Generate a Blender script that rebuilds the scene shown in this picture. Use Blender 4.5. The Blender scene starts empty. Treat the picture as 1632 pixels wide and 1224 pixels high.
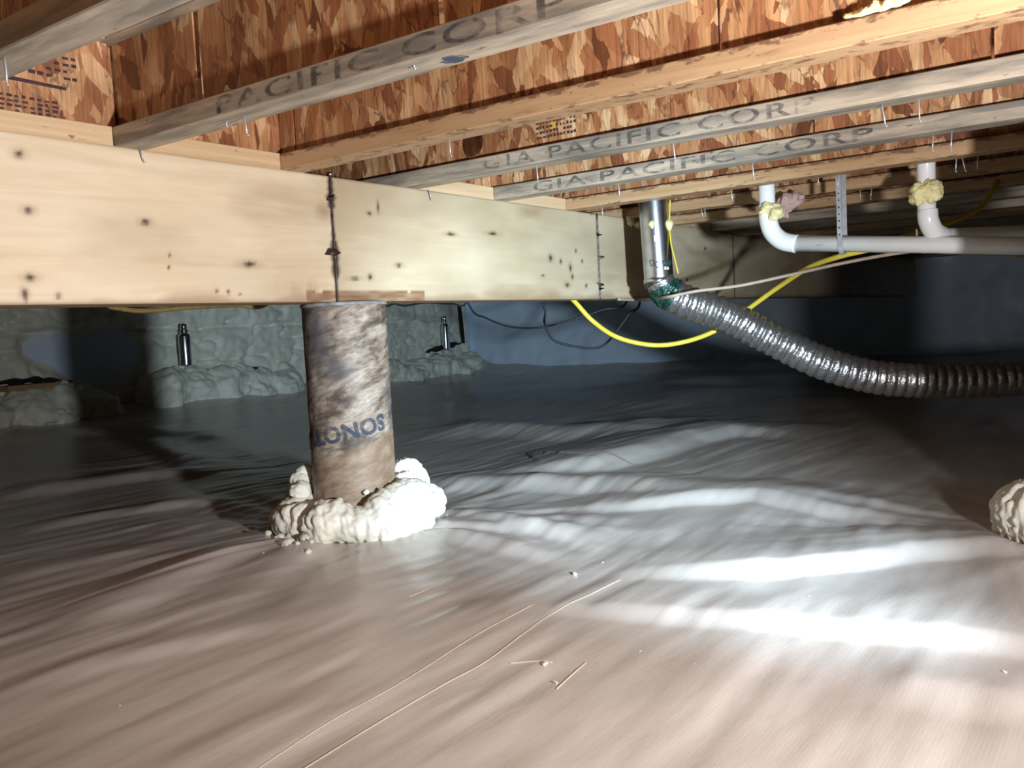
import bpy, bmesh, math, random
import numpy as np
from mathutils import Vector, Matrix, noise as mnoise

random.seed(7)
rng = np.random.default_rng(7)
scene = bpy.context.scene
col = scene.collection

# ------------------------------------------------------------------ camera
# world: X runs along the timber girder, Y away from the camera across it, Z up, floor at z = 0 (metres)
CAM = np.array([0.0, -1.628, 0.5])
F_PX = 1428.0
YAW, PITCH, ROLL = math.radians(54.02), math.radians(3.657), math.radians(-2.94)
_f = np.array([math.sin(YAW) * math.cos(PITCH), math.cos(YAW) * math.cos(PITCH), -math.sin(PITCH)])
_r = np.array([math.cos(YAW), -math.sin(YAW), 0.0])
_u = np.cross(_r, _f)
_r2 = math.cos(ROLL) * _r + math.sin(ROLL) * _u
_u2 = -math.sin(ROLL) * _r + math.cos(ROLL) * _u
cam_data = bpy.data.cameras.new('camera')
cam_data.sensor_width = 36.0
cam_data.lens = F_PX / 1632 * 36.0
cam_data.clip_start = 0.02
cam = bpy.data.objects.new('camera', cam_data)
cam.matrix_world = Matrix(((_r2[0], _u2[0], -_f[0], CAM[0]), (_r2[1], _u2[1], -_f[1], CAM[1]),
                           (_r2[2], _u2[2], -_f[2], CAM[2]), (0, 0, 0, 1)))
col.objects.link(cam)
scene.camera = cam

# ------------------------------------------------------------------ world, light, exposure
world = bpy.data.worlds.new('world')
scene.world = world
world.use_nodes = True
world.node_tree.nodes['Background'].inputs[0].default_value = (0.9, 0.75, 0.65, 1)
world.node_tree.nodes['Background'].inputs[1].default_value = 0.006

# the photographer's hand-held LED torch, right of the camera: a wide spill and a hot centre
def torch(name, energy, cone, blend, az, el, size, colour):
    ld = bpy.data.lights.new(name, 'SPOT')
    ld.energy = energy
    ld.color = colour
    ld.shadow_soft_size = size
    ld.spot_size = math.radians(cone); ld.spot_blend = blend
    o = bpy.data.objects.new(name, ld)
    o.location = (0.70, -2.03, 0.39)
    d = Vector((math.cos(math.radians(az)) * math.cos(math.radians(el)), math.sin(math.radians(az)) * math.cos(math.radians(el)), math.sin(math.radians(el))))
    o.rotation_euler = d.to_track_quat('-Z', 'Y').to_euler()
    col.objects.link(o)
    return o
torch('torch_spill', 205, 150, 1.0, 63, 27, 0.04, (0.93, 0.93, 0.95))
torch('torch_beam', 560, 48, 1.0, 48, -2, 0.04, (0.57, 0.81, 1.0))

vs = scene.view_settings
vs.view_transform = 'Standard'
vs.look = 'None'
vs.exposure = 0.0
vs.gamma = 1.0
vs.use_curve_mapping = False

# ------------------------------------------------------------------ helpers
def ray(px, py):
    return _f + _r2 * (px - 816) / F_PX - _u2 * (py - 612) / F_PX
def at_depth(px, py, d):
    return CAM + ray(px, py) * d
def on_plane(px, py, axis, c):
    d = ray(px, py)
    return CAM + d * ((c - CAM[axis]) / d[axis])

def smooth01(t):
    t = np.clip(t, 0, 1)
    return t * t * (3 - 2 * t)

def vnoise(x, y, seed=0):
    x = np.asarray(x, float); y = np.asarray(y, float)
    xi = np.floor(x).astype(np.int64); yi = np.floor(y).astype(np.int64)
    fx = x - xi; fy = y - yi
    fx = fx * fx * fx * (fx * (fx * 6 - 15) + 10); fy = fy * fy * fy * (fy * (fy * 6 - 15) + 10)
    def h(a, b):
        n = (a * 374761393 + b * 668265263 + seed * 1442695041) & 0x7fffffff
        n = ((n ^ (n >> 13)) * 1274126177) & 0x7fffffff
        n = n ^ (n >> 16)
        return (n & 0xffff) / 32767.5 - 1.0
    return ((h(xi, yi) * (1 - fx) + h(xi + 1, yi) * fx) * (1 - fy)
            + (h(xi, yi + 1) * (1 - fx) + h(xi + 1, yi + 1) * fx) * fy)

def fbm(x, y, seed=0, octv=4):
    s = 0; a = 1.0
    for o in range(octv):
        s = s + a * vnoise(x * 2 ** o, y * 2 ** o, seed + 17 * o); a *= 0.5
    return s

def link(name, me, mat=None, parent=None, smooth=False):
    o = bpy.data.objects.new(name, me)
    col.objects.link(o)
    if mat is not None and not me.materials:
        me.materials.append(mat)
    if parent is not None:
        o.parent = parent
    if smooth:
        me.polygons.foreach_set('use_smooth', [True] * len(me.polygons))
    return o

def mesh(name, verts, faces):
    me = bpy.data.meshes.new(name)
    me.from_pydata([tuple(map(float, v)) for v in verts], [], faces)
    me.update()
    return me

def tag(o, label=None, cat=None, group=None, kind=None):
    if label: o['label'] = label
    if cat: o['category'] = cat
    if group: o['group'] = group
    if kind: o['kind'] = kind
    return o

def empty(name, loc, label, cat, group=None):
    o = bpy.data.objects.new(name, None)
    o.empty_display_size = 0.05
    o.location = tuple(map(float, loc))
    col.objects.link(o)
    return tag(o, label, cat, group)

def box_mesh(name, lo, hi, bev=0.0):
    bm = bmesh.new()
    bmesh.ops.create_cube(bm, size=1)
    for v in bm.verts:
        v.co = Vector([lo[i] + (v.co[i] + 0.5) * (hi[i] - lo[i]) for i in range(3)])
    if bev:
        bmesh.ops.bevel(bm, geom=bm.edges[:], offset=bev, segments=1, affect='EDGES')
    me = bpy.data.meshes.new(name)
    bm.to_mesh(me); bm.free()
    return me

def catmull(pts, n=10):
    P = [np.array(p, float) for p in pts]
    P = [2 * P[0] - P[1]] + P + [2 * P[-1] - P[-2]]
    out = []
    for i in range(1, len(P) - 2):
        for k in range(n):
            t = k / n
            a, b, c, d = P[i - 1], P[i], P[i + 1], P[i + 2]
            out.append(0.5 * (2 * b + (c - a) * t + (2 * a - 5 * b + 4 * c - d) * t * t + (3 * b - a - 3 * c + d) * t ** 3))
    out.append(P[-2])
    return out

def tube_mesh(name, path, rad, seg=10, caps=True):
    path = [np.array(p, float) for p in path]
    n = len(path)
    rads = rad if hasattr(rad, '__len__') else [rad] * n
    T = []
    for i in range(n):
        t = path[min(i + 1, n - 1)] - path[max(i - 1, 0)]
        T.append(t / (np.linalg.norm(t) + 1e-12))
    a = np.array([0, 0, 1.0]) if abs(T[0][2]) < 0.9 else np.array([1.0, 0, 0])
    N = np.cross(T[0], a); N /= np.linalg.norm(N)
    V = []; Fc = []
    for i in range(n):
        N = N - T[i] * (N @ T[i]); N /= np.linalg.norm(N)
        B = np.cross(T[i], N)
        for k in range(seg):
            an = 2 * math.pi * k / seg
            V.append(path[i] + rads[i] * (math.cos(an) * N + math.sin(an) * B))
    for i in range(n - 1):
        for k in range(seg):
            k2 = (k + 1) % seg
            Fc.append((i * seg + k, i * seg + k2, (i + 1) * seg + k2, (i + 1) * seg + k))
    if caps:
        Fc.append(tuple(range(seg))[::-1])
        Fc.append(tuple((n - 1) * seg + k for k in range(seg)))
    return mesh(name, V, Fc)

def lathe_mesh(name, prof, seg=32):
    V = []; Fc = []
    for (r, z) in prof:
        for k in range(seg):
            a = 2 * math.pi * k / seg
            V.append((r * math.cos(a), r * math.sin(a), z))
    for i in range(len(prof) - 1):
        for k in range(seg):
            k2 = (k + 1) % seg
            Fc.append((i * seg + k, i * seg + k2, (i + 1) * seg + k2, (i + 1) * seg + k))
    Fc.append(tuple(range(seg))[::-1])
    Fc.append(tuple((len(prof) - 1) * seg + k for k in range(seg)))
    return mesh(name, V, Fc)

def blob_mesh(name, balls, voxel, amp=0.0, freq=20.0, amp2=0.0, freq2=60.0, flat_z=None, seed=0, wrinkle=None):
    """a lumpy body: the union of ellipsoids (centre, radii), remeshed into one skin and roughened"""
    bm = bmesh.new()
    for (c, rr) in balls:
        r3 = rr if hasattr(rr, '__len__') else (rr, rr, rr)
        m = Matrix.Translation(Vector([float(x) for x in c])) @ Matrix.Diagonal((float(r3[0]), float(r3[1]), float(r3[2]), 1))
        bmesh.ops.create_icosphere(bm, subdivisions=3, radius=1, matrix=m)
    me0 = bpy.data.meshes.new('tmp'); bm.to_mesh(me0); bm.free()
    ob = bpy.data.objects.new('tmp', me0); col.objects.link(ob)
    md = ob.modifiers.new('r', 'REMESH'); md.mode = 'VOXEL'; md.voxel_size = voxel
    ms = ob.modifiers.new('s', 'SMOOTH'); ms.factor = 0.5; ms.iterations = 3
    dg = bpy.context.evaluated_depsgraph_get()
    me = bpy.data.meshes.new_from_object(ob.evaluated_get(dg))
    bpy.data.objects.remove(ob); bpy.data.meshes.remove(me0)
    me.name = name
    nv = len(me.vertices)
    co = np.zeros(nv * 3); me.vertices.foreach_get('co', co); co = co.reshape(-1, 3)
    no = np.zeros(nv * 3); me.vertices.foreach_get('normal', no); no = no.reshape(-1, 3)
    off = Vector((seed * 3.1, seed * 1.7, seed * 0.9))
    d = np.zeros(nv)
    for i in range(nv):
        v = Vector(co[i])
        d[i] = amp * mnoise.noise(v * freq + off) + amp2 * (abs(mnoise.noise(v * freq2 + off)) - 0.3)
    if wrinkle is not None:
        d += wrinkle(co)
    co = co + no * d[:, None]
    if flat_z is not None:
        co[:, 2] = np.maximum(co[:, 2], flat_z)
    me.vertices.foreach_set('co', co.ravel())
    me.update()
    return me

def set_attr(me, name, vals):
    at = me.attributes.new(name, 'FLOAT', 'POINT')
    at.data.foreach_set('value', np.asarray(vals, dtype=np.float32))

def text_mesh(name, body, size, bold=0.0, spacing=1.0):
    cu = bpy.data.curves.new('tmp', 'FONT')
    cu.body = body; cu.size = size; cu.offset = bold; cu.space_character = spacing
    cu.resolution_u = 3
    ob = bpy.data.objects.new('tmp', cu); col.objects.link(ob)
    dg = bpy.context.evaluated_depsgraph_get()
    me = bpy.data.meshes.new_from_object(ob.evaluated_get(dg))
    bpy.data.objects.remove(ob); bpy.data.curves.remove(cu)
    me.name = name
    return me

# ------------------------------------------------------------------ materials
def new_mat(name):
    m = bpy.data.materials.new(name)
    m.use_nodes = True
    nt = m.node_tree
    b = nt.nodes['Principled BSDF']
    return m, nt, b
def nd(nt, typ, **kw):
    n = nt.nodes.new(typ)
    for k, v in kw.items():
        setattr(n, k, v)
    return n
def ramp(nt, stops, src=None, interp='LINEAR'):
    n = nt.nodes.new('ShaderNodeValToRGB')
    n.color_ramp.interpolation = interp
    el = n.color_ramp.elements
    while len(el) < len(stops): el.new(0.5)
    for e, (p, c) in zip(el, stops):
        e.position = p; e.color = (c[0], c[1], c[2], 1) if hasattr(c, '__len__') else (c, c, c, 1)
    if src is not None: nt.links.new(src, n.inputs[0])
    return n.outputs[0]
def coords(nt, scale=(1, 1, 1), rot=(0, 0, 0), rand=0.0, src='Object'):
    tc = nd(nt, 'ShaderNodeTexCoord')
    v = tc.outputs[src]
    if rand:
        oi = nd(nt, 'ShaderNodeObjectInfo')
        mu = nd(nt, 'ShaderNodeVectorMath', operation='MULTIPLY_ADD')
        co = nd(nt, 'ShaderNodeCombineXYZ')
        for i in range(3): nt.links.new(oi.outputs['Random'], co.inputs[i])
        nt.links.new(co.outputs[0], mu.inputs[0])
        mu.inputs[1].default_value = (rand * 1.3, rand, rand * 0.7)
        nt.links.new(v, mu.inputs[2])
        v = mu.outputs[0]
    mp = nd(nt, 'ShaderNodeMapping')
    mp.inputs['Scale'].default_value = scale
    mp.inputs['Rotation'].default_value = rot
    nt.links.new(v, mp.inputs[0])
    return mp.outputs[0]
def noise(nt, vec, scale=1.0, detail=4, rough=0.55, dist=0.0):
    n = nd(nt, 'ShaderNodeTexNoise')
    n.inputs['Scale'].default_value = scale; n.inputs['Detail'].default_value = detail
    n.inputs['Roughness'].default_value = rough; n.inputs['Distortion'].default_value = dist
    nt.links.new(vec, n.inputs['Vector'])
    return n.outputs['Fac']
def mixc(nt, fac, a, b, blend='MIX'):
    n = nd(nt, 'ShaderNodeMix', data_type='RGBA', blend_type=blend)
    for s, x in ((n.inputs[0], fac), (n.inputs[6], a), (n.inputs[7], b)):
        if isinstance(x, (int, float)): s.default_value = x
        elif isinstance(x, tuple): s.default_value = (x[0], x[1], x[2], 1)
        else: nt.links.new(x, s)
    return n.outputs[2]
def math_n(nt, op, a, b=None):
    n = nd(nt, 'ShaderNodeMath', operation=op)
    for s, x in ((n.inputs[0], a), (n.inputs[1], b)):
        if x is None: continue
        if isinstance(x, (int, float)): s.default_value = x
        else: nt.links.new(x, s)
    return n.outputs[0]
def bump(nt, b, h, strength=0.3, dist=0.002):
    n = nd(nt, 'ShaderNodeBump')
    n.inputs['Strength'].default_value = strength; n.inputs['Distance'].default_value = dist
    nt.links.new(h, n.inputs['Height']); nt.links.new(n.outputs[0], b.inputs['Normal'])
def attr(nt, name):
    n = nd(nt, 'ShaderNodeAttribute', attribute_name=name)
    return n.outputs['Fac']
def sep(nt, v, i):
    n = nd(nt, 'ShaderNodeSeparateXYZ'); nt.links.new(v, n.inputs[0]); return n.outputs[i]

def simple(name, c, rough=0.6, metal=0.0, var=0.25, scale=30.0, bmp=0.0):
    m, nt, b = new_mat(name)
    v = coords(nt, rand=5.0)
    n = noise(nt, v, scale)
    d = tuple(x * (1 - var) for x in c)
    nt.links.new(ramp(nt, [(0.3, d), (0.7, c)], n), b.inputs['Base Color'])
    b.inputs['Roughness'].default_value = rough; b.inputs['Metallic'].default_value = metal
    if bmp: bump(nt, b, n, 0.5, bmp)
    return m

def osb_material(name, axis):
    """oriented strand board; axis = index of the in-plane horizontal axis (0 or 1)"""
    m, nt, b = new_mat(name)
    base = coords(nt, rand=9.0)
    # warp
    def layer(ang, sh, sz, seed):
        sc = [1, 1, 1]
        rot = [0, 0, 0]
        if axis == 1:
            rot[0] = ang
            sc = [6, sh, sz]
        else:
            rot[1] = ang
            sc = [sh, 6, sz]
        mp = nd(nt, 'ShaderNodeMapping'); mp.vector_type = 'POINT'
        mp.inputs['Rotation'].default_value = rot
        mp.inputs['Location'].default_value = (seed, seed * 1.3, seed * 0.7)
        nt.links.new(base, mp.inputs[0])
        mp2 = nd(nt, 'ShaderNodeMapping'); mp2.inputs['Scale'].default_value = sc
        nt.links.new(mp.outputs[0], mp2.inputs[0])
        nn = nd(nt, 'ShaderNodeTexNoise'); nn.inputs['Scale'].default_value = 2.2; nn.inputs['Detail'].default_value = 4
        nt.links.new(mp2.outputs[0], nn.inputs['Vector'])
        mxv = nd(nt, 'ShaderNodeVectorMath', operation='MULTIPLY_ADD')
        nt.links.new(nn.outputs['Color'], mxv.inputs[0]); mxv.inputs[1].default_value = (0.55, 0.55, 0.55)
        nt.links.new(mp2.outputs[0], mxv.inputs[2])
        vo = nd(nt, 'ShaderNodeTexVoronoi'); vo.inputs['Scale'].default_value = 1.0; vo.inputs['Randomness'].default_value = 1.0
        nt.links.new(mxv.outputs[0], vo.inputs['Vector'])
        ve = nd(nt, 'ShaderNodeTexVoronoi', feature='DISTANCE_TO_EDGE'); ve.inputs['Scale'].default_value = 1.0
        nt.links.new(mxv.outputs[0], ve.inputs['Vector'])
        return sep(nt, vo.outputs['Color'], 0), sep(nt, vo.outputs['Color'], 1), ve.outputs['Distance'], mp2.outputs[0]
    a1, a2, ae, av = layer(0.16, 46, 10, 0.0)
    b1, b2, be, bv = layer(-0.30, 38, 11, 3.3)
    c1, c2, ce, cv = layer(0.60, 34, 16, 7.7)
    pal = [(0.0, (0.16, 0.055, 0.022)), (0.15, (0.33, 0.125, 0.052)), (0.5, (0.47, 0.225, 0.098)), (0.8, (0.56, 0.315, 0.15)), (1.0, (0.70, 0.47, 0.26))]
    ca = ramp(nt, pal, a1); cb = ramp(nt, pal, b1); cc = ramp(nt, pal, c1)
    colr = mixc(nt, math_n(nt, 'GREATER_THAN', b2, 0.55), ca, cb)
    colr = mixc(nt, math_n(nt, 'GREATER_THAN', c2, 0.78), colr, cc)
    # grain along the strand
    g = nd(nt, 'ShaderNodeMapping'); g.inputs['Scale'].default_value = (1, 160, 8) if axis == 1 else (160, 1, 8)
    nt.links.new(base, g.inputs[0])
    gn = noise(nt, g.outputs[0], 1.0, 3, 0.6, 0.4)
    colr = mixc(nt, 1.0, colr, ramp(nt, [(0.3, 0.62), (0.65, 1.12)], gn), 'MULTIPLY')
    # slow weather marks
    wn = noise(nt, base, 5.0, 4)
    colr = mixc(nt, 1.0, colr, ramp(nt, [(0.32, (0.62, 0.52, 0.46)), (0.58, (1.0, 1.0, 1.0))], wn), 'MULTIPLY')
    # dark chip edges
    ed = math_n(nt, 'LESS_THAN', ae, 0.035)
    ed = math_n(nt, 'MULTIPLY', ed, ramp(nt, [(0.45, 0.0), (0.6, 0.6)], noise(nt, base, 14, 2)))
    colr = mixc(nt, ed, colr, (0.07, 0.028, 0.014))
    nt.links.new(colr, b.inputs['Base Color'])
    b.inputs['Roughness'].default_value = 0.5
    hh = math_n(nt, 'ADD', math_n(nt, 'ADD', a2, math_n(nt, 'MULTIPLY', b1, 0.6)), math_n(nt, 'MULTIPLY', gn, 0.5))
    bump(nt, b, hh, 0.6, 0.0015)
    return m

def flange_material(name, light, dark, mould, mould_amt, axis=1, edge=False):
    m, nt, b = new_mat(name)
    sc = (30, 1.2, 30) if axis == 1 else (1.2, 30, 30)
    v = coords(nt, scale=sc, rand=9.0)
    g = noise(nt, v, 1.5, 5, 0.6, 0.6)
    c = ramp(nt, [(0.3, dark), (0.7, light)], g)
    v2 = coords(nt, scale=(14, 2.6, 24) if axis == 1 else (5, 14, 14), rand=4.0)
    mn = noise(nt, v2, 1.6, 5, 0.62)
    c = mixc(nt, ramp(nt, [(0.62 - mould_amt, 0.0), (0.78 - mould_amt * 0.7, 0.8)], mn), c, mould)
    # brown mildew specks
    v3 = coords(nt, scale=(40, 22, 60) if axis == 1 else (22, 40, 60), rand=7.0)
    sp = noise(nt, v3, 1.0, 3, 0.7)
    c = mixc(nt, ramp(nt, [(0.66, 0.0), (0.72, 0.75)], sp), c, (0.10, 0.045, 0.025))
    if edge:
        zz = sep(nt, nd(nt, 'ShaderNodeTexCoord').outputs['Object'], 2)
        up = nd(nt, 'ShaderNodeMapRange'); nt.links.new(zz, up.inputs[0])
        up.inputs[1].default_value = 0.020; up.inputs[2].default_value = 0.040; up.inputs[3].default_value = 0.0; up.inputs[4].default_value = 0.34
        dn = nd(nt, 'ShaderNodeMapRange'); nt.links.new(zz, dn.inputs[0])
        dn.inputs[1].default_value = 0.010; dn.inputs[2].default_value = -0.002; dn.inputs[3].default_value = 0.0; dn.inputs[4].default_value = 0.16
        v4 = coords(nt, scale=(50, 24, 70), rand=3.0)
        en = math_n(nt, 'ADD', math_n(nt, 'ADD', noise(nt, v4, 1.0, 5, 0.7), up.outputs[0]), dn.outputs[0])
        c = mixc(nt, ramp(nt, [(0.66, 0.0), (0.76, 0.8)], en), c, (0.115, 0.05, 0.026))
    nt.links.new(c, b.inputs['Base Color'])
    b.inputs['Roughness'].default_value = 0.55
    bump(nt, b, g, 0.25, 0.0008)
    return m

MAT = {}
MAT['osb_y'] = osb_material('strand_board_joist', 1)
MAT['osb_x'] = osb_material('strand_board_blocking', 0)
MAT['flange_warm'] = flange_material('flange_warm', (0.53, 0.345, 0.185), (0.38, 0.22, 0.11), (0.16, 0.08, 0.04), 0.03, edge=True)
MAT['flange_grey'] = flange_material('flange_grey', (0.52, 0.42, 0.31), (0.36, 0.29, 0.215), (0.115, 0.105, 0.09), 0.24)
MAT['flange_block'] = flange_material('flange_blocking', (0.66, 0.48, 0.29), (0.50, 0.33, 0.18), (0.22, 0.12, 0.06), 0.0, axis=0)

def beam_material():
    m, nt, b = new_mat('girder_pine')
    v = coords(nt, scale=(1.5, 1, 22), rand=6.0)
    g = noise(nt, v, 1.6, 6, 0.6, 1.2)
    c = ramp(nt, [(0.25, (0.60, 0.46, 0.30)), (0.5, (0.66, 0.53, 0.36)), (0.75, (0.71, 0.59, 0.43))], g)
    v2 = coords(nt, scale=(3, 1, 6), rand=2.0)
    c = mixc(nt, ramp(nt, [(0.45, 0.0), (0.75, 0.45)], noise(nt, v2, 1.4, 4)), c, (0.76, 0.69, 0.54))
    c = mixc(nt, attr(nt, 'tan'), c, (0.36, 0.275, 0.165))
    c = mixc(nt, attr(nt, 'brown'), c, (0.20, 0.085, 0.032))
    c = mixc(nt, attr(nt, 'knot'), c, (0.030, 0.014, 0.009))
    nt.links.new(c, b.inputs['Base Color'])
    b.inputs['Roughness'].default_value = 0.5
    bump(nt, b, g, 0.2, 0.0008)
    return m
MAT['girder'] = beam_material()
MAT['girder_core'] = simple('girder_core', (0.42, 0.27, 0.14), 0.7)
def worn_ink(name, c, keep, scale=55):
    m, nt, b = new_mat(name)
    b.inputs['Base Color'].default_value = (c[0], c[1], c[2], 1)
    b.inputs['Roughness'].default_value = 0.8
    n = noise(nt, coords(nt, rand=5.0), scale, 4, 0.65)
    nt.links.new(ramp(nt, [(0.36, keep[0]), (0.62, keep[1])], n), b.inputs['Alpha'])
    return m
MAT['ink'] = worn_ink('stamp_ink', (0.05, 0.05, 0.052), (0.0, 0.62), 34)
MAT['ink_brown'] = simple('stamp_ink_brown', (0.06, 0.022, 0.03), 0.8, var=0.5, scale=60)
MAT['ink_blue'] = worn_ink('stamp_ink_blue', (0.045, 0.065, 0.11), (0.25, 0.95), 40)
MAT['ink_green'] = simple('marker_green', (0.004, 0.03, 0.02), 0.6)
MAT['label_yellow'] = simple('label_yellow', (0.55, 0.36, 0.06), 0.7)

def floor_material():
    m, nt, b = new_mat('liner_film')
    v = coords(nt)
    n = noise(nt, coords(nt, scale=(2.0, 5.0, 1)), 1.5, 5)
    c = ramp(nt, [(0.3, (0.475, 0.422, 0.38)), (0.7, (0.615, 0.57, 0.53))], n)
    nt.links.new(c, b.inputs['Base Color'])
    b.inputs['Roughness'].default_value = 0.27
    b.inputs['Specular IOR Level'].default_value = 0.5
    # reinforcing scrim
    wx = nd(nt, 'ShaderNodeTexWave', wave_type='BANDS', bands_direction='X'); wx.inputs['Scale'].default_value = 60
    wy = nd(nt, 'ShaderNodeTexWave', wave_type='BANDS', bands_direction='Y'); wy.inputs['Scale'].default_value = 60
    nt.links.new(v, wx.inputs['Vector']); nt.links.new(v, wy.inputs['Vector'])
    fine = noise(nt, coords(nt, scale=(4, 14, 1)), 4.0, 4)
    h = math_n(nt, 'ADD', math_n(nt, 'MULTIPLY', math_n(nt, 'ADD', wx.outputs['Fac'], wy.outputs['Fac']), 0.06), fine)
    bump(nt, b, h, 0.35, 0.0016)
    return m
MAT['floor'] = floor_material()
def wall_liner_material():
    m, nt, b = new_mat('wall_liner')
    n = noise(nt, coords(nt, scale=(1, 1, 1)), 3.0, 5)
    nt.links.new(ramp(nt, [(0.3, (0.60, 0.72, 0.88)), (0.7, (0.70, 0.82, 0.95))], n), b.inputs['Base Color'])
    b.inputs['Roughness'].default_value = 0.4
    bump(nt, b, noise(nt, coords(nt, scale=(6, 6, 3)), 1.0, 5), 0.4, 0.02)
    return m
MAT['wall_liner'] = wall_liner_material()
def foam_material(name, c1, c2, rough=0.6, bscale=90):
    m, nt, b = new_mat(name)
    n = noise(nt, coords(nt), 12.0, 4)
    nt.links.new(ramp(nt, [(0.3, c2), (0.65, c1)], n), b.inputs['Base Color'])
    b.inputs['Roughness'].default_value = rough
    bump(nt, b, noise(nt, coords(nt), bscale, 4), 0.5, 0.003)
    return m
MAT['foam_white'] = foam_material('foam_white', (0.86, 0.84, 0.74), (0.80, 0.77, 0.65))
MAT['foam_wall'] = foam_material('foam_wall', (0.80, 0.80, 0.68), (0.68, 0.69, 0.58), bscale=30)
MAT['foam_yellow'] = foam_material('foam_yellow', (0.80, 0.72, 0.40), (0.62, 0.50, 0.20))
MAT['foam_pink'] = foam_material('fibre_pink', (0.62, 0.42, 0.38), (0.40, 0.25, 0.22), 0.9)
MAT['gap_shade'] = simple('gap_shade', (0.012, 0.011, 0.010), 0.9)  # near-black colour stands in for the shade inside openings
MAT['sill'] = simple('sill_wood', (0.42, 0.26, 0.12), 0.7)
MAT['pvc'] = simple('pvc_white', (0.80, 0.80, 0.78), 0.3, var=0.08, scale=14)
MAT['steel'] = simple('steel_polished', (0.72, 0.74, 0.78), 0.22, 1.0, var=0.2, scale=18)
MAT['galv'] = simple('galvanised_sheet', (0.62, 0.64, 0.66), 0.28, 1.0, var=0.3, scale=25)
MAT['nail'] = simple('nail_steel', (0.66, 0.68, 0.74), 0.35, 0.6, var=0.2)
MAT['strap'] = simple('strap_steel', (0.60, 0.64, 0.68), 0.4, 0.5, var=0.3, scale=60)
MAT['wire_yellow'] = simple('cable_yellow', (0.80, 0.62, 0.06), 0.45, var=0.15)
MAT['wire_tan'] = simple('cable_tan', (0.46, 0.36, 0.27), 0.6, var=0.25)
MAT['wire_black'] = simple('cable_black', (0.025, 0.03, 0.033), 0.5)
MAT['wire_olive'] = simple('cable_olive', (0.30, 0.22, 0.07), 0.5)
MAT['thread'] = simple('thread', (0.66, 0.52, 0.42), 0.7)
MAT['tape'] = simple('tape_dark_green', (0.02, 0.09, 0.065), 0.3, 0.2, var=0.9, scale=70, bmp=0.01)
def foil_material():
    m, nt, b = new_mat('duct_foil')
    b.inputs['Base Color'].default_value = (0.78, 0.78, 0.78, 1)
    b.inputs['Metallic'].default_value = 0.92
    b.inputs['Roughness'].default_value = 0.30
    n = noise(nt, coords(nt), 70.0, 3, 0.6)
    nt.links.new(ramp(nt, [(0.3, (0.40, 0.39, 0.385)), (0.7, (0.56, 0.56, 0.57))], n), b.inputs['Base Color'])
    bump(nt, b, n, 0.9, 0.004)
    return m
MAT['foil'] = foil_material()
def tube_material():
    m, nt, b = new_mat('paper_form_tube')
    # streaks wind round the tube: vertical position shifted by the angle (attribute 'wind')
    w = attr(nt, 'wind'); a = attr(nt, 'around')
    cb = nd(nt, 'ShaderNodeCombineXYZ')
    nt.links.new(math_n(nt, 'MULTIPLY', a, 1.1), cb.inputs[0]); nt.links.new(math_n(nt, 'MULTIPLY', w, 24), cb.inputs[1])
    n = noise(nt, cb.outputs[0], 1.0, 6, 0.65, 0.4)
    c = ramp(nt, [(0.30, (0.06, 0.048, 0.045)), (0.42, (0.15, 0.11, 0.08)), (0.52, (0.34, 0.27, 0.205)), (0.66, (0.50, 0.43, 0.35))], n)
    cb2 = nd(nt, 'ShaderNodeCombineXYZ')
    nt.links.new(math_n(nt, 'MULTIPLY', a, 4), cb2.inputs[0]); nt.links.new(math_n(nt, 'MULTIPLY', w, 110), cb2.inputs[1])
    n2 = noise(nt, cb2.outputs[0], 1.0, 4, 0.6)
    c = mixc(nt, 1.0, c, ramp(nt, [(0.35, 0.6), (0.6, 1.05)], n2), 'MULTIPLY')
    c = mixc(nt, attr(nt, 'grey'), c, (0.11, 0.10, 0.11))
    c = mixc(nt, attr(nt, 'clean'), c, (0.30, 0.20, 0.125))
    nt.links.new(c, b.inputs['Base Color'])
    b.inputs['Roughness'].default_value = 0.6
    bump(nt, b, n2, 0.35, 0.0015)
    return m
MAT['tube'] = tube_material()

# ------------------------------------------------------------------ floor: wrinkled vapour barrier
COLX, COLY, COLR = 1.62, 0.068, 0.106
COL2 = (2.20, -1.52)
XW, YW = 8.0, 4.7           # right wall and back wall
ZB0, ZB1 = 0.583, 0.885     # girder bottom and top
ZJ1 = ZB1 + 0.241           # joist top

def seg_dist(X, Y, pl):
    """unsigned distance, side (- = towards the low-X / camera side) and position along a polyline"""
    best = np.full(X.shape, 1e9); side = np.zeros(X.shape); tt = np.zeros(X.shape)
    L = [0]
    for a, b in zip(pl[:-1], pl[1:]): L.append(L[-1] + math.hypot(b[0] - a[0], b[1] - a[1]))
    for i, (a, b) in enumerate(zip(pl[:-1], pl[1:])):
        dx, dy = b[0] - a[0], b[1] - a[1]
        l2 = dx * dx + dy * dy
        t = np.clip(((X - a[0]) * dx + (Y - a[1]) * dy) / l2, 0, 1)
        ex = X - a[0] - t * dx; ey = Y - a[1] - t * dy
        d = np.hypot(ex, ey)
        cr = (dx * ey - dy * ex) / math.sqrt(l2)
        m = d < best
        best = np.where(m, d, best); side = np.where(m, np.sign(cr), side)
        tt = np.where(m, (L[i] + t * (L[i + 1] - L[i])) / L[-1], tt)
    return best, side, tt

def gpx(*pts):
    return [tuple(on_plane(x, y, 2, 0.0)[:2]) for x, y in pts]

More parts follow.
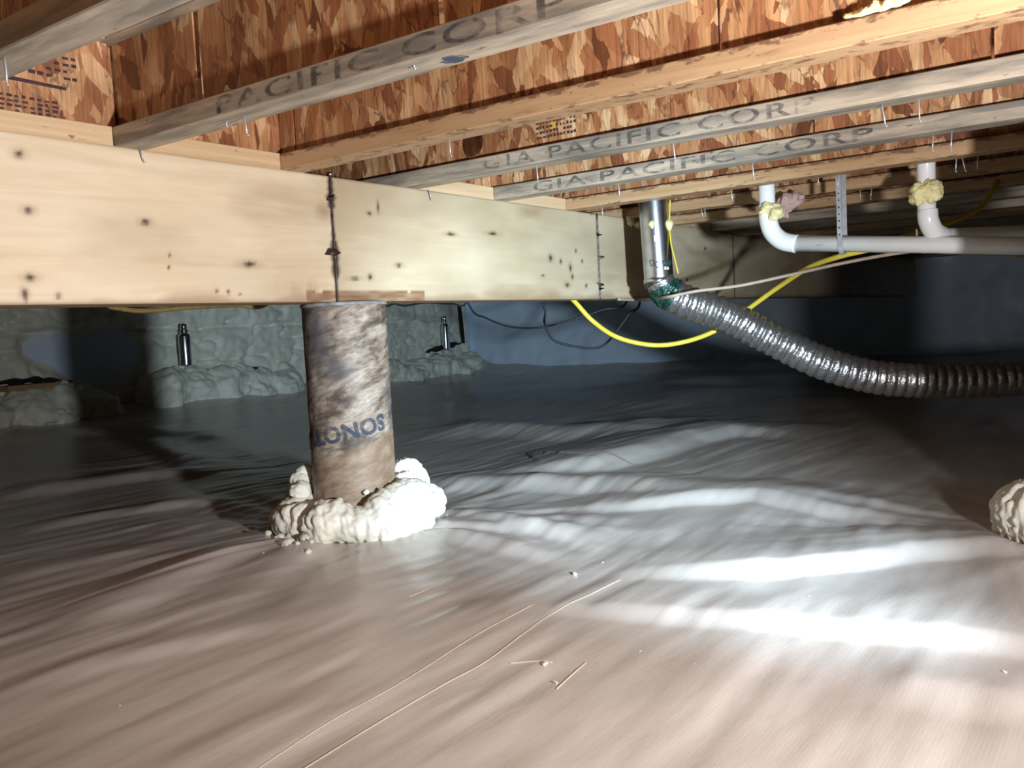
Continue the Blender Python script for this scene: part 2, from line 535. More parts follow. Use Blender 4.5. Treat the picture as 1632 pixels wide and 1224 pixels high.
# folds: crest line on the ground, height, width of the near flank, width of the far flank
FOLDS = [
    (gpx((800, 950), (900, 958), (1040, 972), (1200, 986), (1360, 1000), (1500, 1008), (1632, 1022), (1800, 1050), (2050, 1095)), 0.0145, 0.085, 0.30),
    (gpx((920, 912), (1020, 907), (1120, 908), (1250, 908), (1350, 896), (1440, 880), (1560, 872), (1680, 872), (1900, 885), (2100, 900)), 0.029, 0.085, 0.34),
    (gpx((900, 814), (1000, 806), (1120, 796), (1210, 790), (1290, 803), (1400, 824), (1500, 842)), 0.025, 0.09, 0.28),
    (gpx((600, 770), (740, 771), (850, 771), (960, 772), (1080, 778), (1190, 780)), 0.027, 0.15, 0.22),
    (gpx((720, 758), (860, 752), (940, 745), (1010, 727), (1080, 706), (1150, 694), (1230, 694), (1330, 704)), 0.046, 0.15, 0.45),
    (gpx((1380, 1080), (1480, 1094), (1560, 1104), (1720, 1130)), 0.012, 0.09, 0.12),
    (gpx((660, 812), (780, 828), (880, 850), (990, 878)), 0.014, 0.06, 0.10),
    (gpx((670, 846), (800, 868), (910, 894)), 0.011, 0.06, 0.08),
    (gpx((60, 1025), (240, 950), (340, 905), (440, 860)), 0.014, 0.08, 0.14),
    (gpx((-60, 945), (120, 905), (260, 872), (400, 842)), 0.009, 0.07, 0.12),
    (gpx((-80, 812), (110, 782), (240, 762), (380, 758)), 0.028, 0.14, 0.20),
    (gpx((-60, 870), (120, 836), (260, 812), (400, 796)), 0.016, 0.09, 0.16),
    (gpx((-80, 690), (140, 688), (260, 690), (420, 702)), 0.03, 0.2, 0.4),
    (gpx((200, 690), (300, 730), (380, 760), (460, 780)), 0.02, 0.2, 0.2),
    (gpx((600, 640), (760, 628), (900, 640), (1080, 654)), 0.03, 0.35, 0.4),
    (gpx((600, 704), (760, 684), (880, 690), (1000, 690), (1120, 662)), 0.034, 0.25, 0.35),
    (gpx((-40, 1120), (160, 1060), (330, 1020), (520, 975)), 0.006, 0.07, 0.10),
]

def floor_height(X, Y):
    h = 0.012 * fbm(X * 0.7 + 3, Y * 0.8, 5, 3)
    # tension streaks: the film is pulled along X
    warp = 0.10 * vnoise(X * 1.3, Y * 1.3, 11)
    near = 1.0 / (1.0 + 0.12 * np.maximum(X - 2.5, 0) ** 2)
    amp = 0.55 + 0.45 * vnoise(X * 0.9, Y * 1.1, 21)
    h = h + 0.0040 * amp * near * vnoise(X * 2.1 + 0.5, (Y + warp) * 13, 31)
    h = h + 0.0019 * near * vnoise(X * 4.3, (Y + warp) * 27, 41)
    h = h + 0.0005 * near * vnoise(X * 9, (Y + 0.6 * warp) * 50, 51)
    # folds
    for i, (pl, A, wn, wf) in enumerate(FOLDS):
        d, s, t = seg_dist(X, Y, pl)
        wv = 1 + 0.25 * vnoise(X * 2.5, Y * 2.5, 60 + i)
        near_side = s < 0
        w = np.where(near_side, wn, wf) * wv
        prof = 1 - smooth01(d / w)
        taper = smooth01(np.minimum(t, 1 - t) / 0.30)
        fine = 1 + 0.10 * vnoise(X * 7, Y * 7, 90 + i)
        h = h + A * prof * taper * fine
    # gathers radiating from the two columns
    for (cx, cy, k) in ((COLX, COLY, 1.0), (COL2[0], COL2[1], 0.6)):
        rx, ry = X - cx, Y - cy
        rr = np.hypot(rx, ry); th = np.arctan2(ry, rx)
        fall = smooth01((rr - 0.12) / 0.12) * (1 - smooth01((rr - 0.25) / 0.75))
        h = h + k * fall * (0.010 * vnoise(th * 3.5 + 40, rr * 1.1, 71) + 0.007 * vnoise(th * 8 + 80, rr * 1.5, 73))
        h = h * (1 - (1 - smooth01((rr - 0.16) / 0.10)) * 0.95)
    # long soft swell in the middle distance
    far = smooth01((X - 3.0) / 2.0)
    h = h + far * 0.03 * fbm(X * 0.9 + 9, Y * 1.2, 83, 2)
    # film laps up the walls
    h = h + 0.09 * smooth01((X - (XW - 0.5)) / 0.5) ** 2 + 0.08 * smooth01((Y - (YW - 0.5)) / 0.5) ** 2
    return h

def grid_mesh(name, us, vs_, fn):
    U, V = np.meshgrid(us, vs_, indexing='ij')
    P = fn(U, V).reshape(-1, 3)
    nu, nv = len(us), len(vs_)
    idx = np.arange(nu * nv).reshape(nu, nv)
    q = np.stack([idx[:-1, :-1], idx[1:, :-1], idx[1:, 1:], idx[:-1, 1:]], -1).reshape(-1, 4)
    me = bpy.data.meshes.new(name)
    me.vertices.add(len(P)); me.vertices.foreach_set('co', P.ravel().astype(np.float32))
    me.loops.add(q.size); me.loops.foreach_set('vertex_index', q.ravel().astype(np.int32))
    me.polygons.add(len(q)); me.polygons.foreach_set('loop_start', np.arange(0, q.size, 4).astype(np.int32))
    me.polygons.foreach_set('use_smooth', [True] * len(q))
    me.update(calc_edges=True)
    return me

fx = np.concatenate([np.arange(-1.6, 0.3, 0.05), np.arange(0.3, 2.7, 0.008), np.arange(2.7, 4.2, 0.018), np.arange(4.2, 8.06, 0.04)])
fy = np.concatenate([np.arange(-3.4, -2.0, 0.05), np.arange(-2.0, 0.9, 0.008), np.arange(0.9, 2.2, 0.018), np.arange(2.2, 4.76, 0.04)])
floor = link('floor', grid_mesh('floor', fx, fy, lambda U, V: np.stack([U, V, floor_height(U, V)], -1)), MAT['floor'])
tag(floor, 'wrinkled pale plastic vapour barrier film covering the crawl space ground', 'liner', kind='structure')
def fz(x, y):
    return float(floor_height(np.array([x]), np.array([y]))[0])

# ------------------------------------------------------------------ walls
def wall_right_fn(U, V):
    d = 0.035 * fbm(U * 1.6, V * 2.2 + 4, 7, 4) + 0.02 * np.abs(vnoise(U * 3 + V * 2, V * 2, 9))
    return np.stack([XW - np.abs(d), U, V], -1)
wr = link('wall_right', grid_mesh('wall_right', np.arange(-3.4, 4.75, 0.04), np.arange(-0.02, 1.16, 0.03), wall_right_fn), MAT['wall_liner'])
tag(wr, 'blue-grey plastic liner hung on the far right foundation wall', 'wall', kind='structure')
def wall_back_fn(U, V):
    return np.stack([U, np.full(U.shape, YW + 0.02), V], -1)
wb = link('wall_back', grid_mesh('wall_back', np.arange(1.5, 8.05, 0.05), np.arange(-0.02, 1.16, 0.04), wall_back_fn), MAT['wall_liner'])
tag(wb, 'plastic-lined foundation wall behind the girder', 'wall', kind='structure')

# subfloor
ceil_root = link('ceiling', box_mesh('ceiling', (-1.6, -3.4, ZJ1 + 0.018), (XW, YW, ZJ1 + 0.024)), MAT['osb_x'])
tag(ceil_root, 'underside of the strand board subfloor above the joists', 'ceiling', kind='structure')
x = -1.6; i = 0
while x < XW:
    x2 = min(x + 1.22, XW)
    link('subfloor_sheet', box_mesh('subfloor_sheet', (x + 0.002, -3.4, ZJ1), (x2 - 0.002, YW, ZJ1 + 0.018)), MAT['osb_x'], ceil_root)
    x = x2

# ------------------------------------------------------------------ I-joists
S = 0.4064
X0 = 0.984
FW, FH, WT = 0.064, 0.038, 0.011     # flange width, flange height, web thickness
JY0, JY1 = -3.3, YW - 0.02
def flange_mesh(name):
    return box_mesh(name, (0, JY0, 0), (FW, JY1, FH), 0.002)
fl_warm = flange_mesh('flange_warm'); fl_warm.materials.append(MAT['flange_warm'])
fl_grey = flange_mesh('flange_grey'); fl_grey.materials.append(MAT['flange_grey'])
web_cache = {}
def web_mesh(y0, y1, hole=None):
    key = (round(y0, 3), round(y1, 3))
    if key not in web_cache:
        web_cache[key] = box_mesh('web', (FW / 2 - WT / 2, y0, FH - 0.004), (FW / 2 + WT / 2, y1, 0.241 - FH + 0.004))
    return web_cache[key]
def web_hole_mesh(y0, y1, yc, zc, r):
    """web panel with a round knock-out hole"""
    x0, x1 = FW / 2 - WT / 2, FW / 2 + WT / 2
    z0, z1 = FH - 0.004, 0.241 - FH + 0.004
    n = 24
    V = []; Fc = []
    for xx in (x0, x1):
        for k in range(n):
            a = 2 * math.pi * k / n
            V.append((xx, yc + r * math.cos(a), zc + r * math.sin(a)))
        for k in range(n):
            a = 2 * math.pi * k / n
            c, s = math.cos(a), math.sin(a)
            h = 0.08
            t = min(h / max(abs(c), 1e-6), (z1 - zc if s > 0 else zc - z0) / max(abs(s), 1e-6))
            V.append((xx, yc + t * c, zc + t * s))
    for q in range(2):
        o = q * 2 * n
        for k in range(n):
            k2 = (k + 1) % n
            f = (o + k, o + k2, o + n + k2, o + n + k)
            Fc.append(f if q == 0 else f[::-1])
    for k in range(n):
        k2 = (k + 1) % n
        Fc.append((k, 2 * n + k, 2 * n + k2, k2))
    me = mesh('web', V, Fc)
    bm = bmesh.new(); bm.from_mesh(me)
    for (a, b) in ((y0, yc - 0.08), (yc + 0.08, y1)):
        m2 = box_mesh('t', (x0, a, z0), (x1, b, z1)); bm.from_mesh(m2); bpy.data.meshes.remove(m2)
    bm.to_mesh(me); bm.free()
    return me

def stamp(parent, k, words, px_a, px_b, mat, cap=0.028):
    """ink lettering printed on the -X face of a flange, reading towards -Y; px_a, px_b fix where the print starts and ends"""
    xk = X0 + k * S
    ya = on_plane(px_a[0], px_a[1], 0, xk)[1]; yb = on_plane(px_b[0], px_b[1], 0, xk)[1]
    mes = []; x = 0.0
    for w in words:
        me = text_mesh('stamp', w, 1.0, 0.012, 1.12)
        co = np.zeros(len(me.vertices) * 3); me.vertices.foreach_get('co', co); co = co.reshape(-1, 3)
        co[:, 0] += x - co[:, 0].min()
        x = co[:, 0].max() + 0.45
        mes.append((me, co))
    tot = x - 0.45
    for me, co in mes:
        zz = co[:, 1] / 0.70 * cap
        out = np.stack([np.full(len(co), -0.0004), ya + (yb - ya) * co[:, 0] / tot, 0.005 + zz], -1)
        me.vertices.foreach_set('co', out.ravel()); me.update()
        link('stamp_lettering', me, mat, parent)

def dash_rows(name, rows, cols, w, h, seed, fill=0.72):
    """rows of tiny worn print marks, flat in the local u-v plane"""
    r = random.Random(seed); V = []; Fc = []
    for i in range(rows):
        for j in range(cols):
            if r.random() > fill: continue
            u0 = j * w / cols; u1 = u0 + w / cols * r.uniform(0.45, 0.85)
            v0 = i * h / rows; v1 = v0 + h / rows * r.uniform(0.35, 0.65)
            b = len(V)
            V += [(u0, v0), (u1, v0), (u1, v1), (u0, v1)]
            Fc.append((b, b + 1, b + 2, b + 3))
    return V, Fc

WARM = {1, 4, 5, 6, 9, 12}
BREAKS = {-1: [-1.9, -0.6, 0.62], 0: [-2.0, -0.80, -0.24, 0.98], 1: [-2.2, -1.05, -0.02, 1.2], 2: [-2.6, -1.39, 1.05], 3: [-2.1, -0.95, 0.26, 1.5]}
joists = {}
for k in range(-2, 18):
    xj = X0 + k * S
    if xj + FW > XW: break
    warm = k in WARM
    if k == -2: lab = 'wooden I-joist just out of view above the top left corner'
    elif k == -1: lab = 'wooden I-joist crossing the top left corner of the photo'
    elif k == 0: lab = 'grey-flanged I-joist meeting the girder at far left with dark reddish strand board web'
    elif k == 1: lab = 'I-joist with warm unstamped flange and mildew line meeting the girder just left of the column'
    elif k == 2: lab = 'grey stamped I-joist with a round knock-out hole beside the girder'
    elif k == 3: lab = 'grey stamped I-joist meeting the girder right of the one with the round hole'
    elif k == 4: lab = 'warm unstamped I-joist just in front of the metal duct and white drain drops'
    else: lab = '%s I-joist beyond the metal duct, counted away from the camera' % ['first', 'second', 'third', 'fourth', 'fifth', 'sixth', 'seventh', 'eighth', 'ninth', 'tenth', 'eleventh', 'twelfth', 'thirteenth'][k - 5]
    root = empty('floor_joist', (xj, 0, ZB1), lab, 'joist', 'wooden I-joists of the floor above')
    joists[k] = root
    fm = fl_warm if warm else fl_grey
    b = link('bottom_flange', fm, None, root)
    t = link('top_flange', fm, None, root); t.location = (0, 0, 0.241 - FH)
    br = [JY0] + BREAKS.get(k, [-2.1 + 0.37 * ((k * 7) % 5) * 0.6, 0.35 + 0.21 * ((k * 3) % 4), 2.0]) + [JY1]
    gap = 0.009 if k == 0 else 0.003
    for a, c in zip(br[:-1], br[1:]):
        if k == 2 and a < -0.215 < c:
            w = link('web', web_hole_mesh(a + 0.003, c - 0.003, -0.215, 0.085, 0.038), MAT['osb_y'], root)
        else:
            w = link('web', web_mesh(a + gap, c - gap), None, root)
            if not w.data.materials: w.data.materials.append(MAT['osb_y'])
    # stamped lettering on the grey flanges
    if k == 0: stamp(b, k, ['PACIFIC', 'CORP'], (345, 165), (905, 10), MAT['ink'])
    if k == 2: stamp(b, k, ['GIA', 'PACIFIC', 'CORP'], (770, 265), (1300, 175), MAT['ink'])
    if k == 3: stamp(b, k, ['GIA', 'PACIFIC', 'CORP'], (850, 302), (1392, 222), MAT['ink'])
    if k == 2:   # worn grade mark on the web
        V, Fc = dash_rows('mark', 7, 12, 0.115, 0.08, 3, 0.95)
        link('grade_mark', mesh('grade_mark', [(FW / 2 - WT / 2 - 0.0005, -0.415 - u, 0.060 + v) for u, v in V], Fc), MAT['ink_brown'], root)
        ym = mesh('grade_label', [(FW / 2 - WT / 2 - 0.0003, -0.455 - u, 0.070 + v) for u, v in ((0, 0), (0.016, 0), (0.016, 0.05), (0, 0.05))], [(0, 1, 2, 3)])
        link('grade_label', ym, MAT['label_yellow'], root)
    if k == 0:   # blue ink smudge under the flange
        rr = random.Random(5); n = 18; V = []
        for j in range(n):
            a = 2 * math.pi * j / n; r_ = rr.uniform(0.6, 1.0)
            V.append((0.038 + 0.020 * r_ * math.cos(a), -0.815 + 0.028 * r_ * math.sin(a), -0.0005))
        link('ink_smudge', mesh('ink_smudge', V, [tuple(range(n))]), MAT['ink_blue'], b)

# ------------------------------------------------------------------ blocking between the joists, on the girder
def blocking(k, label):
    xa = X0 + k * S + FW; xb = X0 + (k + 1) * S
    xw0 = X0 + k * S + FW / 2 + WT / 2 + 0.004; xw1 = X0 + (k + 1) * S + FW / 2 - WT / 2 - 0.004
    root = empty('joist_blocking', (xa, 0, ZB1), label, 'blocking', 'strand board blocking panels over the girder')
    L = xb - xa
    for z in (0.0, 0.241 - FH):
        link('bottom_flange' if z == 0 else 'top_flange', box_mesh('blocking_flange', (0.001, 0.003, z), (L - 0.001, 0.003 + FW, z + FH), 0.0015), MAT['flange_block'], root)
    w = link('web', box_mesh('blocking_web', (xw0 - xa, 0.003 + FW / 2 - WT / 2, FH - 0.004), (xw1 - xa, 0.003 + FW / 2 + WT / 2, 0.241 - FH + 0.004)), MAT['osb_x'], root)
    return root, w
BL = {-2: 'blocking panel over the girder beyond the left edge of the photo',
      -1: 'printed strand board blocking panel over the girder at far left',
      0: 'strand board blocking panel over the girder, second from the left',
      2: 'blocking panel over the girder beside the joist with the round hole',
      3: 'blocking panel over the girder just left of the metal duct'}
for k in list(BL) + [5, 6, 7, 8, 9, 10, 11, 12]:
    lab = BL.get(k) or '%s shadowed blocking panel over the girder right of the metal duct' % ['first', 'second', 'third', 'fourth', 'fifth', 'sixth', 'seventh', 'eighth'][k - 5]
    r_, w_ = blocking(k, lab)
    if k == -1:   # worn print on the blocking panel
        yy = 0.003 + FW / 2 - WT / 2 - 0.0005
        V, Fc = dash_rows('print', 4, 14, 0.19, 0.034, 8, 0.9)
        me = mesh('print_marks', [(0.02 + u + 0.045, yy, 0.040 + v + (0.004)) for u, v in V], Fc)
        link('print_marks', me, MAT['ink_brown'], r_)
        V, Fc = dash_rows('print', 4, 8, 0.13, 0.05, 12, 0.7)
        link('print_marks', mesh('print_marks', [(0.07 + u + 0.1, yy, 0.118 + v) for u, v in V], Fc), MAT['ink_brown'], r_)
        link('print_bar', mesh('print_bar', [(0.10, yy, 0.100), (0.27, yy, 0.098), (0.27, yy, 0.104), (0.10, yy, 0.108)], [(0, 1, 2, 3)]), MAT['ink_brown'], r_)

# ------------------------------------------------------------------ girder
girder = empty('girder', (0, 0, ZB0), 'pale pine girder carried by the column, joined from long boards', 'beam')
KNOTS = [(0.801, .848, 6, 5), (0.809, .750, 6, 5), (0.802, .631, 7, 5), (1.036, .744, 7, 5), (1.281, .667, 14, 5), (1.667, .806, 5, 4),
         (1.989, .771, 14, 4), (2.189, .783, 18, 4), (1.765, .677, 9, 4), (2.594, .630, 9, 6), (0.79, .60, 4, 9), (0.85, .598, 3, 4), (1.19, .609, 3, 3), (1.22, .606, 3, 3), (1.25, .601, 2, 2), (1.085, .68, 2, 3), (1.08, .655, 2, 3), (1.60, .64, 12, 3),
         (1.655, .645, 6, 5), (1.70, .825, 3, 10), (2.50, .72, 8, 8), (2.56, .71, 5, 6), (2.62, .69, 6, 10), (2.66, .75, 4, 5), (2.70, .715, 4, 5), (2.72, .63, 5, 5), (2.45, .66, 7, 3), (2.63, .66, 5, 7),
         (3.35, .70, 8, 6), (3.75, .80, 10, 6), (3.55, .66, 9, 7)]
def board(x0, x1, step, depth0):
    us = np.arange(x0, x1 + step * 0.5, step); us[-1] = x1
    zs = np.linspace(0, ZB1 - ZB0, int((ZB1 - ZB0) / max(step, 0.006)) + 1)
    rough_l = 0.006 * fbm(zs * 60, zs * 0 + x0 * 3, 5, 3); rough_r = 0.006 * fbm(zs * 60, zs * 0 + x1 * 3, 9, 3)
    def fn(U, V):
        X = U.copy()
        X[0, :] += np.abs(rough_l) * 0.7; X[-1, :] -= np.abs(rough_r) * 0.7
        return np.stack([X, np.full(U.shape, depth0) + 0.0012 * vnoise(U * 9, V * 9, 3), V], -1)
    me = grid_mesh('girder_board', us, zs, fn)
    U, V = np.meshgrid(us, zs, indexing='ij')
    Zw = V + ZB0
    kn = np.zeros(U.shape); br = np.zeros(U.shape)
    for (kx, kz, rx, rz) in KNOTS:
        d = np.hypot((U - kx) / (rx * 0.0013), (Zw - kz) / (rz * 0.0013))
        d = d * (1 + 0.3 * vnoise(U * 150, Zw * 150, 2))
        kn = np.maximum(kn, np.clip(1.25 - d, 0, 1))
        d2 = np.hypot((U - kx) / (rx * 0.004), (Zw - kz) / (rz * 0.003))
        br = np.maximum(br, 0.45 * np.clip(1 - d2, 0, 1))
    # dark torn edges at the butt joints
    for ex in (1.5375, 2.8125, 4.0725):
        side = np.abs(U - ex)
        wid = (0.006 if ex < 2 else 0.004) + 0.010 * np.clip(fbm(Zw * 34, Zw * 0 + ex * 7, 12, 3), 0, 1) * (1 if ex < 2 else 0.35)
        kn = np.maximum(kn, np.clip(1.6 - side / wid, 0, 1))
    # water stains creeping up from the bottom edge
    e = Zw - ZB0
    reach = 0.010 + 0.024 * np.clip(0.5 + fbm(U * 7, U * 0 + 1, 33, 3), 0, 2)
    reach = reach + 0.035 * np.exp(-((U - 2.24) / 0.05) ** 2) + 0.02 * np.exp(-((U - 2.07) / 0.03) ** 2)
    br = np.maximum(br, 0.55 * (1 - smooth01(e / reach)))
    bnd = (U > 1.44) & (U < 1.86) & (e < 0.026 + 0.003 * vnoise(U * 40, U * 0, 4))
    br = np.maximum(br, np.where(bnd, 0.75 + 0.2 * vnoise(U * 30, e * 200, 6), 0))
    br = np.maximum(br, 0.45 * np.exp(-((U - 1.43) / 0.06) ** 2) * (1 - smooth01(e / (0.05 + 0.03 * vnoise(U * 60, U * 0, 8)))))
    br = np.maximum(br, 0.5 * np.exp(-((U - 1.51) / 0.03) ** 2 - ((Zw - .80) / 0.02) ** 2))
    br = np.maximum(br, (0.35 + 0.3 * smooth01((U - 1.5) / 0.8)) * np.clip(fbm(U * 2.2, Zw * 9, 44, 4) - 0.35, 0, 1))
    set_attr(me, 'tan', np.clip((0.0 if x0 < 1 else 0.52) + 0.28 * fbm(U * 3, Zw * 7, 61, 4), 0, 1).ravel())   # the later boards are weathered to a tanner tone
    set_attr(me, 'knot', kn.ravel()); set_attr(me, 'brown', np.clip(br, 0, 1).ravel())
    o = link('girder_board', me, MAT['girder'], girder)
    so = o.modifiers.new('thick', 'SOLIDIFY'); so.thickness = 0.03; so.offset = -1
    return o
board(-0.9, 1.535, 0.004, 0.0)
board(1.5395, 2.810, 0.004, 0.003)
board(2.8145, 4.070, 0.006, 0.001)
board(4.0755, XW - 0.03, 0.02, 0.002)
link('girder_core', box_mesh('girder_core', (-0.9, 0.034, 0.0), (XW - 0.04, 0.135, ZB1 - ZB0)), MAT['girder_core'], girder)

# small bolt standing on the girder at the joint
bolt = link('carriage_bolt', lathe_mesh('carriage_bolt', [(0.004, 0), (0.004, 0.006), (0.009, 0.0065), (0.009, 0.012), (0.006, 0.015), (0.001, 0.016)], 12), MAT['steel'], smooth=True)
bolt.location = (1.555, 0.02, ZB1); tag(bolt, 'small shiny bolt head on top of the girder at the board joint', 'bolt')

# ------------------------------------------------------------------ column with paper form tube
def column(cx, cy, z1, label, lettering):
    root = empty('round_column', (cx, cy, 0), label, 'column')
    nz, na = 90, 120
    V = []; Fc = []; wind = []; around = []; grey = []; clean = []
    for i in range(nz + 1):
        z = z1 * i / nz
        for j in range(na):
            a = 2 * math.pi * j / na
            r = COLR + 0.0012 * float(vnoise(np.array(a * 6), np.array(z * 30), 4))
            V.append((r * math.cos(a), r * math.sin(a), z))
            aa = (a - math.radians(234) + math.pi) % (2 * math.pi) - math.pi   # 0 = facing the camera, + = to the right
            wind.append(z - 0.028 * aa); around.append(aa)
            grey.append(max(0.0, min(1.0, 0.9 * math.exp(-((aa + 0.9) / 0.45) ** 2 - ((z - 0.50) / 0.09) ** 2)
                        + 0.8 * math.exp(-((aa + 0.35) / 0.3) ** 2 - ((z - 0.415) / 0.03) ** 2)
                        + 0.7 * math.exp(-((aa - 1.1) / 0.2) ** 2 - ((z - 0.33) / 0.07) ** 2))))
            clean.append(0.6 * float(smooth01(np.array((0.235 + 0.028 * aa - z) / 0.03))))
    for i in range(nz):
        for j in range(na):
            j2 = (j + 1) % na
            Fc.append((i * na + j, i * na + j2, (i + 1) * na + j2, (i + 1) * na + j))
    Fc.append(tuple(nz * na + j for j in range(na)))
    me = mesh('form_tube', V, Fc)
    for n_, v_ in (('wind', wind), ('around', around), ('grey', grey), ('clean', clean)): set_attr(me, n_, v_)
    t = link('form_tube', me, MAT['tube'], root, smooth=True)
    me.polygons[-1].use_smooth = False
    link('rim', lathe_mesh('rim', [(COLR + 0.001, z1 - 0.009), (COLR + 0.0035, z1 - 0.008), (COLR + 0.0035, z1 - 0.001), (COLR - 0.004, z1 + 0.0005), (COLR - 0.01, z1)], 64), MAT['rim'], root, smooth=True)
    if lettering:
        tm = text_mesh('tube_lettering', 'SONOTUBE', 0.056, 0.0022, 1.05)
        bm = bmesh.new(); bm.from_mesh(tm)
        bmesh.ops.triangulate(bm, faces=bm.faces[:])
        for _ in range(2):
            bmesh.ops.subdivide_edges(bm, edges=[e for e in bm.edges if e.calc_length() > 0.008], cuts=1)
        bm.to_mesh(tm); bm.free()
        co = np.zeros(len(tm.vertices) * 3); tm.vertices.foreach_get('co', co); co = co.reshape(-1, 3)
        # the form stands on its head: the word is turned by 180 degrees and climbs to the right
        u = -co[:, 0]; v = -co[:, 1]
        c_, s_ = math.cos(0.17), math.sin(0.17)
        u, v = u * c_ - v * s_, u * s_ + v * c_
        a = math.radians(234) + (0.075 + u) / COLR
        z = 0.298 + v
        r = COLR + 0.0022
        out = np.stack([r * np.cos(a), r * np.sin(a), z], -1)
        tm.vertices.foreach_set('co', out.ravel()); tm.update()
        link('tube_lettering', tm, MAT['ink_blue'], t)
    return root
MAT['rim'] = simple('tube_rim', (0.42, 0.42, 0.42), 0.6, var=0.6, scale=25)
column(COLX, COLY, ZB0 - 0.0005, 'round paper-formed column with blue lettering under the girder joint', True)
column(COL2[0], COL2[1], ZB1 - 0.04, 'round column standing past the right edge of the photo', False)
pl = link('bearing_plate', box_mesh('bearing_plate', (COL2[0] - 0.075, COL2[1] - 0.075, ZB1 - 0.0395), (COL2[0] + 0.075, COL2[1] + 0.075, ZB1 - 0.0005), 0.002), MAT['flange_warm'])
tag(pl, 'wooden bearing plate on top of the right-hand column', 'plate')

# ------------------------------------------------------------------ foam collars
def polar(cx, cy, deg, r, z):
    """deg 0 = towards the camera, + = to the right as seen"""
    a = math.radians(234 + deg)
    return (cx + r * math.cos(a), cy + r * math.sin(a), z)
def collar_wrinkle(cx, cy, A=0.0075):
    def fn(co):
        th = np.arctan2(co[:, 1] - cy, co[:, 0] - cx)
        z = co[:, 2]
        w = vnoise(th * 7 + 3 * vnoise(th * 3, z * 8, 5), z * 9, 15)
        f = vnoise(th * 16, z * 60, 25)
        g = vnoise(th * 30 + z * 40, z * 35, 35)
        return A * (-np.abs(w) * 1.6 + 0.6 * f + 0.45 * g + 0.3)
    return fn
balls = []
for deg in range(-180, 180, 12):
    hgt = 0.055 + 0.010 * math.sin(math.radians(deg * 3)) + (0.018 if 20 < deg < 150 else 0)
    rr = 0.142 + 0.012 * math.sin(math.radians(deg * 4 + 40))
    balls.append((polar(COLX, COLY, deg, rr, 0.040), (0.066, 0.066, hgt)))
balls += [(polar(COLX, COLY, 45, 0.155, 0.055), (0.078, 0.078, 0.078)), (polar(COLX, COLY, 18, 0.165, 0.04), (0.066, 0.066, 0.07)),
          (polar(COLX, COLY, 92, 0.165, 0.045), (0.062, 0.062, 0.058)), (polar(COLX, COLY, 104, 0.150, 0.110), (0.060, 0.060, 0.056)), (polar(COLX, COLY, 80, 0.185, 0.05), (0.05, 0.05, 0.055)),
          (polar(COLX, COLY, 70, 0.13, 0.085), (0.052, 0.052, 0.05)), (polar(COLX, COLY, -35, 0.155, 0.05), (0.065, 0.065, 0.062)),
          (polar(COLX, COLY, -70, 0.16, 0.045), (0.058, 0.058, 0.056)), (polar(COLX, COLY, -110, 0.15, 0.05), (0.06, 0.06, 0.05))]
fc = link('foam_collar', blob_mesh('foam_collar', balls, 0.0055, 0.010, 13, 0.006, 45, flat_z=0.0, seed=2, wrinkle=collar_wrinkle(COLX, COLY)), MAT['foam_white'], smooth=True)
tag(fc, 'lumpy white spray foam collar around the base of the lettered column', 'foam')
chunk = link('foam_chunk', blob_mesh('foam_chunk', [(polar(COLX, COLY, -92, 0.136, 0.105), (0.030, 0.030, 0.030)), (polar(COLX, COLY, -104, 0.140, 0.125), (0.030, 0.030, 0.030)), (polar(COLX, COLY, -86, 0.152, 0.112), (0.022, 0.022, 0.020)), (polar(COLX, COLY, -112, 0.132, 0.145), (0.024, 0.024, 0.022))], 0.004, 0.010, 22, 0.006, 70, seed=8), MAT['foam_white'], smooth=True)
tag(chunk, 'upright white foam chunk at the back left of the column base', 'foam')
balls = []
for deg in range(-180, 180, 15):
    balls.append((polar(COL2[0], COL2[1], deg, 0.142, 0.04), (0.066, 0.066, 0.066 + 0.012 * math.sin(math.radians(deg * 3)))))
balls += [(polar(COL2[0], COL2[1], -70, 0.15, 0.05), (0.066, 0.066, 0.070)), (polar(COL2[0], COL2[1], -35, 0.155, 0.05), (0.062, 0.062, 0.068)), (polar(COL2[0], COL2[1], 30, 0.15, 0.05), (0.07, 0.07, 0.07))]
fc2 = link('foam_collar', blob_mesh('foam_collar', balls, 0.006, 0.012, 13, 0.008, 40, flat_z=0.0, seed=9, wrinkle=collar_wrinkle(COL2[0], COL2[1])), MAT['foam_white'], smooth=True)
tag(fc2, 'white spray foam collar cut off by the right edge of the photo', 'foam')

crumb_px = [(428, 855, 9), (437, 849, 8), (447, 858, 12), (455, 872, 10), (463, 869, 11), (461, 855, 12), (478, 862, 8), (492, 879, 8), (486, 861, 13), (474, 874, 6), (497, 868, 7), (441, 861, 7), (564, 785, 9), (447, 770, 5)]
crumb_me = [blob_mesh('foam_crumb', [((0, 0, 0.6), 1.0), ((0.5, 0.3, 0.5), 0.7), ((-0.4, 0.4, 0.7), 0.6)], 0.22, 0.25, 1.5, seed=s) for s in (1, 4)]
for i, (px, py, w) in enumerate(crumb_px):
    p = on_plane(px, py + w * 0.4, 2, 0.012)
    if i == 12: p = np.array(polar(COLX, COLY, 5, 0.118, 0.105))
    if i == 13: p = np.array(polar(COLX, COLY, -95, 0.17, 0.10))
    o = link('foam_crumb', crumb_me[i % 2], MAT['foam_white'], smooth=True)
    s = w / F_PX * 2.0 * 0.62
    o.scale = (s, s, s); o.rotation_euler = (0, 0, i * 1.3)
    o.location = (p[0], p[1], p[2] if i >= 12 else fz(p[0], p[1]) - 0.1 * s)
    if i == 12: tag(o, 'small foam bead at the front of the column on top of the collar', 'foam')
    elif i == 13: tag(o, 'tiny foam bead on the shadowed left side of the collar', 'foam')
    else: tag(o, 'white foam crumb lying at the left front of the foam collar', 'foam', 'foam crumbs beside the collar')

